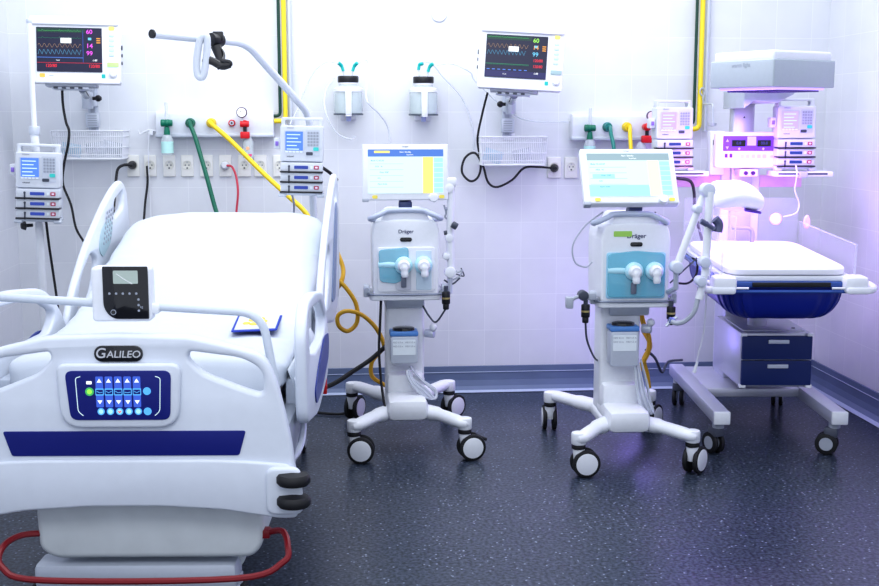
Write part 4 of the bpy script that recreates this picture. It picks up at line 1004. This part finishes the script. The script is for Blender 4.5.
wc('power_cable', 'black cable lying on the floor beside the bed, left of the ventilator casters', [(300, 411, 0), (320, 413, 0), (340, 416, 0), (352, 420, 0)] and [tuple((285, 406, atz(285, 406, .01).y)), tuple((314, 412, atz(314, 412, .01).y)), (326, 413.5, atz(326, 413.5, .01).y), (340, 414, atz(340, 414, .01).y), (350, 412, atz(350, 412, .01).y)], .007, BK, 'cable')
wc('air_hose', 'yellow hose hanging straight behind the right ventilator column', [(640, 306, 5.32), (643, 322, 5.34), (649, 338, 5.36), (648, 352, 5.36), (641, 366, 5.36), (636, 380, 5.36), (634, 388, 5.36)], .012, yeldk, 'hose')
wc('air_hose', 'second yellow hose curling beside the right ventilator column to the floor', [(643, 330, 5.42), (650, 345, 5.40), (644, 360, 5.42), (647, 374, 5.42), (649, 388, 5.42)], .012, yeldk, 'hose')
wc('power_cable', 'dark cable trailing behind the right ventilator towards the warmer', [(646, 350, 5.5), (655, 358, 5.6), (662, 372, 5.75), (668, 362, 5.8), (682, 360, 5.9)], .007, dkkey, 'cable')
wc('power_cable', 'black cable hanging beside the right ventilator screen', [(676, 178, 5.8), (690, 181, 5.8), (694, 192, 5.8), (695, 212, 5.8), (702, 240, 5.85)], .008, BK, 'cable')
wc('thin_cable', 'thin dark cable behind the right ventilator handle', [(655, 212, 5.7), (657, 222, 5.7), (652, 232, 5.7), (641, 214, 5.75)], .005, BK, 'cable')

# ------------------------------------------------------------ infant warmer
WX, WYY, WRZ = 1.993, 5.45, -5
t = warmer = thing('infant_warmer', 'infant radiant warmer with grey heater canopy, navy tub, and two drawers by the right wall', 'infant warmer', (WX, WYY, 0), WRZ)
lm = mat('warmer_metal', (.56, .57, .66), .35, .35, scale=30)
for s in (-1, 1):
    m = MB(); m.bb((s*.262-.036, -.50, .155), (s*.262+.036, .54, .213), lm, .006)
    g = m.build('base_leg', t)
    MB().bb((s*.262-.037, -.512, .154), (s*.262+.037, -.496, .214), white, .006).build('leg_end_cap', g)
    for y, a in ((-.44, 25 if s < 0 else 65), (.47, -20)):
        p = Vector((s*.262, y, 0)); an = R(a); ax = Vector((math.cos(an), math.sin(an), 0)); bk = Vector((-ax.y, ax.x, 0)); ctr = p+bk*.03+Vector((0, 0, .05))
        m = MB(); m.cyl(p+Vector((0, 0, .125)), p+Vector((0, 0, .157)), .026, grey); m.box(p+bk*.012+Vector((0, 0, .105)), (.055, .06, .045), mat('caster_fork', (.10, .11, .15), .4), RZ(a), .008)
        for q in (-.019, .019):
            m.cyl(ctr+ax*(q-.009), ctr+ax*(q+.009), .05, rubber, bev=.004, seg=28); m.cyl(ctr+ax*(q-.0105), ctr+ax*(q+.0105), .030, grey, seg=24)
        m.build('caster', g)
m = MB(); m.bb((-.23, -.02, .165), (.23, .50, .208), lm, .006); m.bb((-.09, .22, .2), (.09, .44, .80), lm, .012); m.build('base_plate', t)
# drawer box
a = hit(t, 741, 333, 1, -.25); b = hit(t, 810, 387, 1, -.25)
x0, x1, z0, z1 = a.x, b.x, b.z, a.z
m = MB(); m.bb((x0, -.25, z0), (x1, .24, z1), lm, .006)
for x in (x0, x1): 
    for z in (z0, z1): m.box((x+(.012 if x == x0 else -.012), -.253, z+(.007 if z == z0 else -.007)), (.03, .03, .018), white, None, .004)
m.bb((x0+.02, -.2, z1), (x1-.02, .2, z1+.005), lm, .002); m.cyl((x1-.06, -.15, z1), (x1-.06, -.15, z1+.008), .008, dkkey); m.build('drawer_cabinet', t)
mid = (z0+z1)/2+.004
for za, zb in ((z0+.012, mid-.004), (mid+.002, z1-.012)):
    m = MB(); m.plate(rrect(x0+.004, za, x1-.004, zb, .004), .018, navyd, T3(0, -.251, 0) @ XZ, bev=.002)
    d = m.build('drawer', t); xm = (x0+x1)/2+.005
    m = MB(); m.plate(rrect(xm-.048, zb-.034, xm+.048, zb-.016, .003), .008, lgrey, T3(0, -.268, 0) @ XZ, bev=.002); m.build('drawer_handle', d)
# bed tray (tilted head end up)
TT = T3(-.020, -.15, .80) @ RX(2.2) @ Matrix.Diagonal((1.05, 1, 1, 1))
m = MB(TT)
def tub(u, v):
    s = u; hw = .262*(1-.40*s**1.7); hl = .42*(1-.20*s**1.7); z = .012-.165*math.sin(s*math.pi/2)**.9
    a = 2*math.pi*v; n = 7
    cx = math.copysign(abs(math.cos(a))**(2/n), math.cos(a)); cy = math.copysign(abs(math.sin(a))**(2/n), math.sin(a))
    rib = 1+.018*(1 if (int(v*44) % 2) else 0)*min(1, s*4)
    return Vector((hw*cx*rib, hl*cy*rib-.01, z))
m.grid(tub, 14, 176, tubm, wrap=True); m.build('tub', t, ang=50)
m = MB(TT); m.plate(rrect(-.275, -.455, .275, .43, .03), .026, mat('tray_blue', (.04, .10, .36), .25), XY, bev=.006, d0=.002); m.bb((-.15, -.462, .006), (.17, -.452, .026), black, .002); m.plate(rrect(-.265, -.44, .265, .42, .03), .022, white, XY, bev=.005, d0=.028); m.build('bed_tray', t)
m = MB(TT); m.tube([(-.27, -.468, -.012), (.27, -.468, -.012)], .007, mat('tray_blue', (0, 0, 0)), raw=True)
for s in (-1, 1): m.tube([(s*.25, -.478, .004), (s*.17, -.478, .004)], .005, white, raw=True)
m.build('front_rail', t)
for s in (-1, 1):
    m = MB(TT); m.box((s*.268, -.45, .018), (.10, .09, .075), white, None, .02); m.box((s*.275, -.47, -.004), (.10, .07, .03), white, None, .01)
    m.tube(fillet([(s*.27, -.47, -.004), (s*.335, -.475, -.004), (s*.350, -.44, .0), (s*.348, -.37, .004), (s*.30, -.36, .004)], .03, 4), .017, white, raw=True, seg=12)
    m.build('corner_bumper', t)
    m = MB(TT); m.bb((s*.272-.003, -.43, .03), (s*.272+.003, .38, .185), acry); pn = m.build('side_panel', t)
    m = MB(TT); m.bb((s*.272-.004, -.436, .03), (s*.272+.004, -.428, .187), acred); m.bb((s*.272-.0035, -.43, .183), (s*.272+.0035, .38, .188), acred); m.build('panel_edge', pn)
m = MB(TT); m.bb((-.27, .40, .03), (.27, .406, .30), acry)
m.build('rear_panel', t)
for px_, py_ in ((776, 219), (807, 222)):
    v = hit(t, px_, py_, 1, .23); m = MB(); m.lathe([(.030, 0), (.030, .006), (.024, .012)], palepink, T3(v.x, .235, v.z) @ (XZ if px_ == 776 else XZ @ Matrix.Diagonal((.55, 1.15, 1, 1))), seg=28); m.build('pink_disc', t)  # two pale pink discs just in front of the rear panel
m = MB(TT); m.tube(fillet([(-.05, .36, .06), (.045, .35, .06), (.045, .35, .155), (-.05, .36, .155)], .03, 5), .010, mat('blue_grey_handle', (.30, .32, .50), .35), raw=True); m.build('tray_handle', t)
m = MB(TT)
for a_, b_ in (((-.16, .30, .05), (-.045, .36, .22)),): 
    m.bb(a_, b_, acry); m.bb((a_[0], a_[1]-.001, b_[2]-.004), (b_[0], a_[1]+.002, b_[2]), acred); m.bb((b_[0]-.004, a_[1]-.001, a_[2]), (b_[0], a_[1]+.002, b_[2]), acred)
m.build('clear_box', t)
m = MB(); m.cyl((-.0, -.05, z1), (0, -.05, .66), .045, lm, bev=.004); m.build('tub_post', t)
# column and canopy
cv = hit(t, 743, 110, 1, .47); cxl = cv.x
m = MB(); m.bb((cxl-.055, .44, .2), (cxl+.055, .53, 1.66), lm, .01); m.bb((cxl-.10, .47, .2), (cxl+.10, .52, 1.40), white, .01); m.plate([(-.006, -.004), (.006, -.004), (0, .007)], .001, dkkey, T3(cxl, .4395, 1.51) @ XZ); m.build('column', t)
Mi = FR[t.name].inverted()
cA, cB, cC = Vector((1.875, 5.0, 0)), Vector((2.265, 5.2, 0)), Vector((1.718, 5.35, 0))
dirx = (cB-cA).normalized(); diry = Vector((-dirx.y, dirx.x, 0)); cA = cA+diry*.02+dirx*.015
ctr = cA+dirx*.2+diry*.19
CM = Mi @ T3(ctr.x, ctr.y, 0) @ Matrix.Rotation(math.atan2(dirx.y, dirx.x), 4, 'Z')
m = MB(CM); m.plate(rpoly([(-.20, -.19), (.20, -.19), (.20, .19), (-.20, .19)], .012), .120, mat('canopy_grey', (.44, .49, .55), .4), XY, bev=.006, d0=1.640)
m.plate(rpoly([(-.19, -.18), (.19, -.18), (.19, .18), (-.19, .18)], .02), .045, mat('canopy_top', (.80, .82, .88), .4), XY, bev=.012, d0=1.754)
cn = m.build('canopy', t)
m = MB(CM); m.text('warm light', .026, mat('canopy_print', (.34, .38, .45), .5), T3(-.2003, .0, 1.738) @ RZ(-90) @ XZ); m.build('canopy_print', cn)
m = MB(CM); m.box((0, 0, 1.636), (.34, .32, .014), mat('under_violet', (.45, .40, .75), .3, emit=(.55, .35, 1), es=.9), None, .012)
for k in range(17): m.bb((-.13, -.150+k*.018, 1.622), (.14, -.142+k*.018, 1.629), mat('grille_dark', (.08, .05, .25), .4))
m.build('heater_grille', cn)
m = MB(CM @ T3(0, 0, 0)); m.build('x', t) if False else None
lo = Mi @ Vector((ctr.x-.08, ctr.y+.15, 0))
m = MB(); m.plate(rpoly([(cxl-.09, 1.55), (cxl-.04, 1.59), (cxl+.06, 1.575), (cxl+.15, 1.62), (cxl+.15, 1.645), (cxl-.09, 1.645)], .008), .42, mat('canopy_grey', (0, 0, 0)), T3(0, .52, 0) @ XZ, bev=.006); m.build('canopy_arm', t)
# control panel
ya = .30
a = hit(t, 716, 132, 1, ya); b = hit(t, 786, 168, 1, ya); cxp, czp, wp, hp_ = (a.x+b.x)/2, (a.z+b.z)/2, b.x-a.x, a.z-b.z
m = MB(T3(cxp, ya, czp) @ RZ(2)); m.plate(rrect(-wp/2, -hp_/2, wp/2, hp_/2, .012), .05, pinkish, T3(0, .05, 0) @ XZ, bev=.008); m.bb((-.05, .05, -.05), (.05, .15, .05), lm, .01); cpn = m.build('control_panel', t)
m = MB(T3(cxp, ya, czp) @ RZ(2)); D = T3(0, -.0005, 0) @ XZ
hw, hh = wp/2, hp_/2
m.plate(rrect(-hw*.80, -hh*.05, hw*.78, hh*.78, .003), .0015, mat('deep_violet', (.16, .06, .52), .35), D)
m.plate(rrect(-hw*.12, hh*.25, hw*.13, hh*.75, .002), .002, e_lilac, D)
for s in (-1, 1):
    m.plate(rrect(s*hw*.36-hw*.19, hh*.20, s*hw*.36+hw*.19, hh*.55, .002), .003, gloss, D)
    m.text(['8.8', '88.8'][s > 0], .020, em('dim_digit', (.06, .05, .30)), T3(s*hw*.36, -.0036, hh*.38) @ XZ)
    m.plate([(s*hw*.68-.008, hh*.45), (s*hw*.68+.008, hh*.45), (s*hw*.68, hh*.62)], .003, e_lilac, D); m.plate([(s*hw*.68-.008, hh*.20), (s*hw*.68, hh*.03), (s*hw*.68+.008, hh*.20)], .003, e_lilac, D)
    m.lathe([(.006, 0), (.006, .002)], e_lilac, T3(s*hw*.34, -.0005, hh*.07) @ XZ, seg=12)
for k in range(5): m.plate(rrect(-hw*.30+k*.028, -hh*.45, -hw*.30+k*.028+.018, -hh*.25, .003), .002, mat('rose_button', (.78, .50, .72), .4), D)
for k in range(2): m.plate(rrect(-hw*.74+k*.024, -hh*.42, -hw*.74+k*.024+.014, -hh*.20, .001), .002, mat('violet_key', (.12, .02, .30), .4), D)
for k in range(2): m.plate(rrect(hw*.55+k*.024, -hh*.42, hw*.55+k*.024+.016, -hh*.30, .003), .002, mat('rose_button', (0, 0, 0)), D)
m.build('panel_face', cpn)
v = hit(t, 749, 173, 1, ya); m = MB(); m.bb((v.x-.045, ya, v.z-.018), (v.x+.045, ya+.12, v.z+.018), pinkish, .005)
for s in (-1, 1): m.cyl((v.x+s*.018, ya-.015, v.z), (v.x+s*.018, ya, v.z), .010, mat('knob_violet', (.05, .01, .12), .4))
m.build('socket_block', t)
# ledges carrying the pumps
zl = at(671, 168, 5.9).z-.014; zr = at(792, 168, 5.72).z-.014
for (xa, xb, Y, zz) in ((660, 706, 5.90, zl), (771, 828, 5.72, zr)):
    pa = Mi @ at(xa, 170, Y); pb_ = Mi @ at(xb, 170, Y)
    m = MB(); m.bb((pa.x, min(pa.y, pb_.y)-.06, zz-.026), (pb_.x, max(pa.y, pb_.y)+.06, zz), white, .006); m.bb((pa.x+.02, min(pa.y, pb_.y)-.063, zz-.016), (pb_.x-.03, min(pa.y, pb_.y)-.058, zz-.008), dkkey); m.build('equipment_shelf', t)
a = hit(t, 676, 175, 1, .50); b = hit(t, 801, 187, 1, .50)
m = MB(); m.bb((a.x, .49, b.z), (b.x, .53, a.z), mat('pink_glow_board', (.88, .55, .78), .4), .004); m.bb((a.x+.06, .40, zl-.03), (a.x+.10, .53, zl), lm, .004); m.bb((b.x-.10, .2, zr-.03), (b.x-.06, .53, zr), lm, .004); m.build('cross_board', t)  # pink glow under the shelves is put into this board's colour
a = hit(t, 711, 131, 1, .42); b = hit(t, 724, 175, 1, .42); m = MB(); m.bb((a.x, .42, b.z), (b.x, .5, a.z), white, .006); m.bb((a.x+.012, .417, a.z-.07), (a.x+.02, .421, a.z-.045), dkkey); m.build('side_box', t)
# mattress of the warmer
t2 = thing('warmer_mattress', 'white pink-lit mattress pad lying on the infant warmer tray', 'mattress', (WX, WYY, 0), WRZ)
def pad(u, v):
    a = 2*math.pi*v; n = 9; s = u*2-1
    k = (1-abs(s)**6)**(1/2) if abs(s) < 1 else 0
    cx = math.copysign(abs(math.cos(a))**(2/n), math.cos(a)); cy = math.copysign(abs(math.sin(a))**(2/n), math.sin(a))
    return Vector(((.232+.022*k)*cx, (.408+.022*k)*cy-.01, .051+.034*u))
m = MB(TT); m.grid(pad, 12, 96, matpad, wrap=True); m.build('pad', t2)

# hook rod by the conduit
p = at(713, 104, 6.2); t = thing('drip_hook', 'thin grey bent hook rod with a small cup left of the heater canopy', 'hook', p)
MB().tube(fillet([at(704, 104, 6.33)-p, Vector((0, 0, 0)), at(713, 124, 6.2)-p], .02, 4), .0045, lgrey, raw=True).build('rod', t)
MB().lathe([(.022, 0), (.020, -.014), (.008, -.018)][::-1], lgrey, Matrix.Translation(at(712.5, 123, 6.2)-p)).build('cup', t)
MB().tube([at(702, 96, 6.33)-p, at(700, 92, 6.33)-p, at(702, 88, 6.33)-p, at(705, 92, 6.33)-p, at(703, 98, 6.33)-p, at(704, 104, 6.33)-p], .004, grey).build('ring', t)

# jointed arm of the right ventilator
p0 = at(707, 190, 4.88); q = lambda x, y, Y=4.88: at(x, y, Y)-p0
t = thing('hose_support_arm', 'white folded jointed arm rising between the right ventilator and the infant warmer', 'support arm', p0)
MB().tube([q(668, 292, 4.98), q(676, 288, 4.9), q(676, 268)], .012, lgrey, raw=True).cyl(q(677, 266), q(705, 192), .0165, white).build('rear_arm', t)
MB().cyl(q(710, 192, 4.84), q(705, 276, 4.84), .0175, white).cyl(q(705, 276, 4.84), q(699, 299, 4.84), .014, white, r2=.017).build('front_arm', t)
for x, y, r, Y in ((707, 190, .030, 4.86), (676, 267, .026, 4.88), (704, 262, .024, 4.83), (700, 281, .022, 4.83), (697, 209, .018, 4.87)):
    MB().cyl(q(x, y, Y)+Vector((0, -.032, 0)), q(x, y, Y)+Vector((0, .028, 0)), r, mat('joint_white', (.62, .66, .78), .35), bev=.006).build('joint', t)
MB().tube([q(701, 221, 4.8), q(708, 225, 4.8), q(714, 229, 4.8)], [.012, .009, .014], mat('slate_knob', (.10, .11, .20), .4)).tube([q(715, 219, 4.8), q(719, 224, 4.8), q(718, 232, 4.8)], .019, mat('slate_knob', (0, 0, 0)), n=4).build('clamp_lever', t)
MB().tube([q(698, 299, 4.84), q(694, 312, 4.84), q(685, 321, 4.86), q(676, 323, 4.88), q(670, 320, 4.9)], .011, grey, n=8).build('flexible_hose', t)
MB().tube([q(677, 317, 4.9), q(670, 322, 4.9), q(666, 326, 4.9)], .008, lgrey).tube([q(672, 318, 4.9), q(678, 325, 4.9)], .007, lgrey).cyl(q(669, 320, 4.9), q(674, 321, 4.9), .014, mat('connector_blue', (.15, .2, .5), .4)).build('hose_fitting', t)

# examination light head next to the arm
p0 = at(737, 196, 5.2); q = lambda x, y, Y=5.2: at(x, y, Y)-p0
t = thing('examination_light', 'white rounded lamp head with dark slot, hovering over the left of the warmer bed', 'lamp', p0)
def lamp(u, v):
    s = u*2-1; a = 2*math.pi*v
    hw = (1-abs(s)**3)**(1/2)
    x = s*.115; n = 3
    cy = math.copysign(abs(math.cos(a))**(2/n), math.cos(a)); cz = math.copysign(abs(math.sin(a))**(2/n), math.sin(a))
    return Vector((x, cy*.10*(.45+.55*hw), cz*(.048*(.35+.65*hw))+.012-.030*abs(s)**1.5+(.012*s)-.02*max(0, cy)*0))
b = MB(RY(10) @ RX(16)); b.grid(lamp, 28, 40, white, wrap=True); b.build('lamp_head', t)
MB(RY(10) @ RX(16)).bb((.02, -.100, -.034), (.095, -.080, -.026), mat('lamp_slot', (.10, .04, .35), .3)).bb((-.08, -.07, -.052), (.08, .07, -.040), mat('lamp_window', (.5, .4, .9), .3, emit=(.5, .3, 1), es=1.2)).build('light_slot', t)
MB().tube([Vector((-.10, 0, -.01)), q(716, 203, 5.22), q(712, 190, 5.25), q(716, 184, 5.4), q(728, 184, 5.75)], .016, white, n=6).ball(Vector((-.105, 0, 0)), .024, white).build('lamp_arm', t)

wc('sensor_cable', 'thin white cord with a small tip hanging left of the warmer base', [(712, 262, 5.0), (708, 285, 5.0), (706, 300, 5.0), (704, 330, 5.02), (699, 352, 5.04), (696, 364, 5.05)], .0035, white, 'cord')
p = at(696, 366, 5.05); o = MB().tube([(.006, 0, .02), (-.008, 0, -.03)], [.006, .009], white, raw=True).build('cord_tip'); o.location = p; tag(o, 'small white tip at the end of the cord hanging by the warmer base', 'cord tip')
wc('sensor_cable', 'thin white tube curving down from the right pump over the warmer panel', [(796, 165, 5.6), (797, 175, 5.6), (795, 190, 5.65), (799, 203, 5.68), (796, 213, 5.68), (783, 217, 5.68)], .0035, white, 'cord')
wc('thin_cable', 'thin black cable looping under the tub at the arm of the ventilator', [(676, 283, 5.0), (688, 283, 5.05), (696, 275, 5.1), (697, 262, 5.1), (692, 258, 5.1)], .005, BK, 'cable')
wc('thin_cable', 'thin dark cable stretched between the right ventilator and the folded arm', [(670, 283, 4.95), (684, 270, 4.95), (697, 258, 4.95)], .0035, dkkey, 'cable')

# ------------------------------------------------------------------ lights
def area(name, loc, size, power, col=(1, 1, 1), rot=(0, 0, 0), sy=None):
    l = bpy.data.lights.new(name, 'AREA'); l.energy = power; l.color = col; l.size = size
    if sy: l.shape = 'RECTANGLE'; l.size_y = sy
    o = bpy.data.objects.new(name, l); COL.objects.link(o); o.location = loc; o.rotation_euler = [R(a) for a in rot]; return o
def point(name, loc, power, col, r=.05):
    l = bpy.data.lights.new(name, 'POINT'); l.energy = power; l.color = col; l.shadow_soft_size = r
    o = bpy.data.objects.new(name, l); COL.objects.link(o); o.location = loc; return o
area('ceiling_light', (.3, 5.2, 3.15), 3.4, 44, (.93, .96, 1), sy=1.2)
area('ceiling_light', (.0, 3.0, 3.15), 3.0, 22, (.93, .96, 1), sy=1.0)
area('wall_wash', (.3, 4.9, 2.95), 3.6, 13, (.93, .96, 1), rot=(62, 0, 0), sy=.5)
hl = Vector((ctr.x, ctr.y, 1.595))
area('front_fill', (-.3, 1.3, 2.5), 1.6, 20, (.93, .96, 1), rot=(60, 0, 0), sy=.8)  # added fill from the camera side to brighten the fronts, no fixture
area('heater_light', hl, .30, 9, (.55, .30, 1))
point('pink_fill', at(735, 178, 5.6), 1.3, (1, .22, .75), .04)  # added point without a fixture, for the pink glow under the shelves
point('violet_fill', at(768, 205, 5.5), 2.2, (.45, .20, 1), .06)  # added bare point, tints the warmer area violet
point('blue_fill', at(700, 262, 5.3), 1.6, (.25, .18, 1), .08)  # added bare point, blue-violet tint beside the tub
point('violet_fill', at(640, 330, 6.0), 1.8, (.30, .22, 1), .1)  # added bare point, violet tint on the lower wall
w = bpy.data.worlds.new('world'); SC.world = w; w.use_nodes = True
bg = w.node_tree.nodes['Background']; bg.inputs[0].default_value = (.80, .87, 1, 1); bg.inputs[1].default_value = .88
SC.view_settings.view_transform = 'Standard'; SC.view_settings.look = 'Medium High Contrast'; SC.view_settings.exposure = -0.02; SC.view_settings.gamma = 1.0
# the two pumps beside the warmer show lilac displays
lil = em('lilac_display', (.55, .42, .85))
for o in list(bpy.data.objects):
    if o.name.startswith('infusion_pump') and o.location.x > 1:
        for ch in o.children:
            if ch.name.startswith('display'):
                ch.data = ch.data.copy()
                for i, mm in enumerate(ch.data.materials):
                    if mm.name == 'lit_light_blue': ch.data.materials[i] = lil
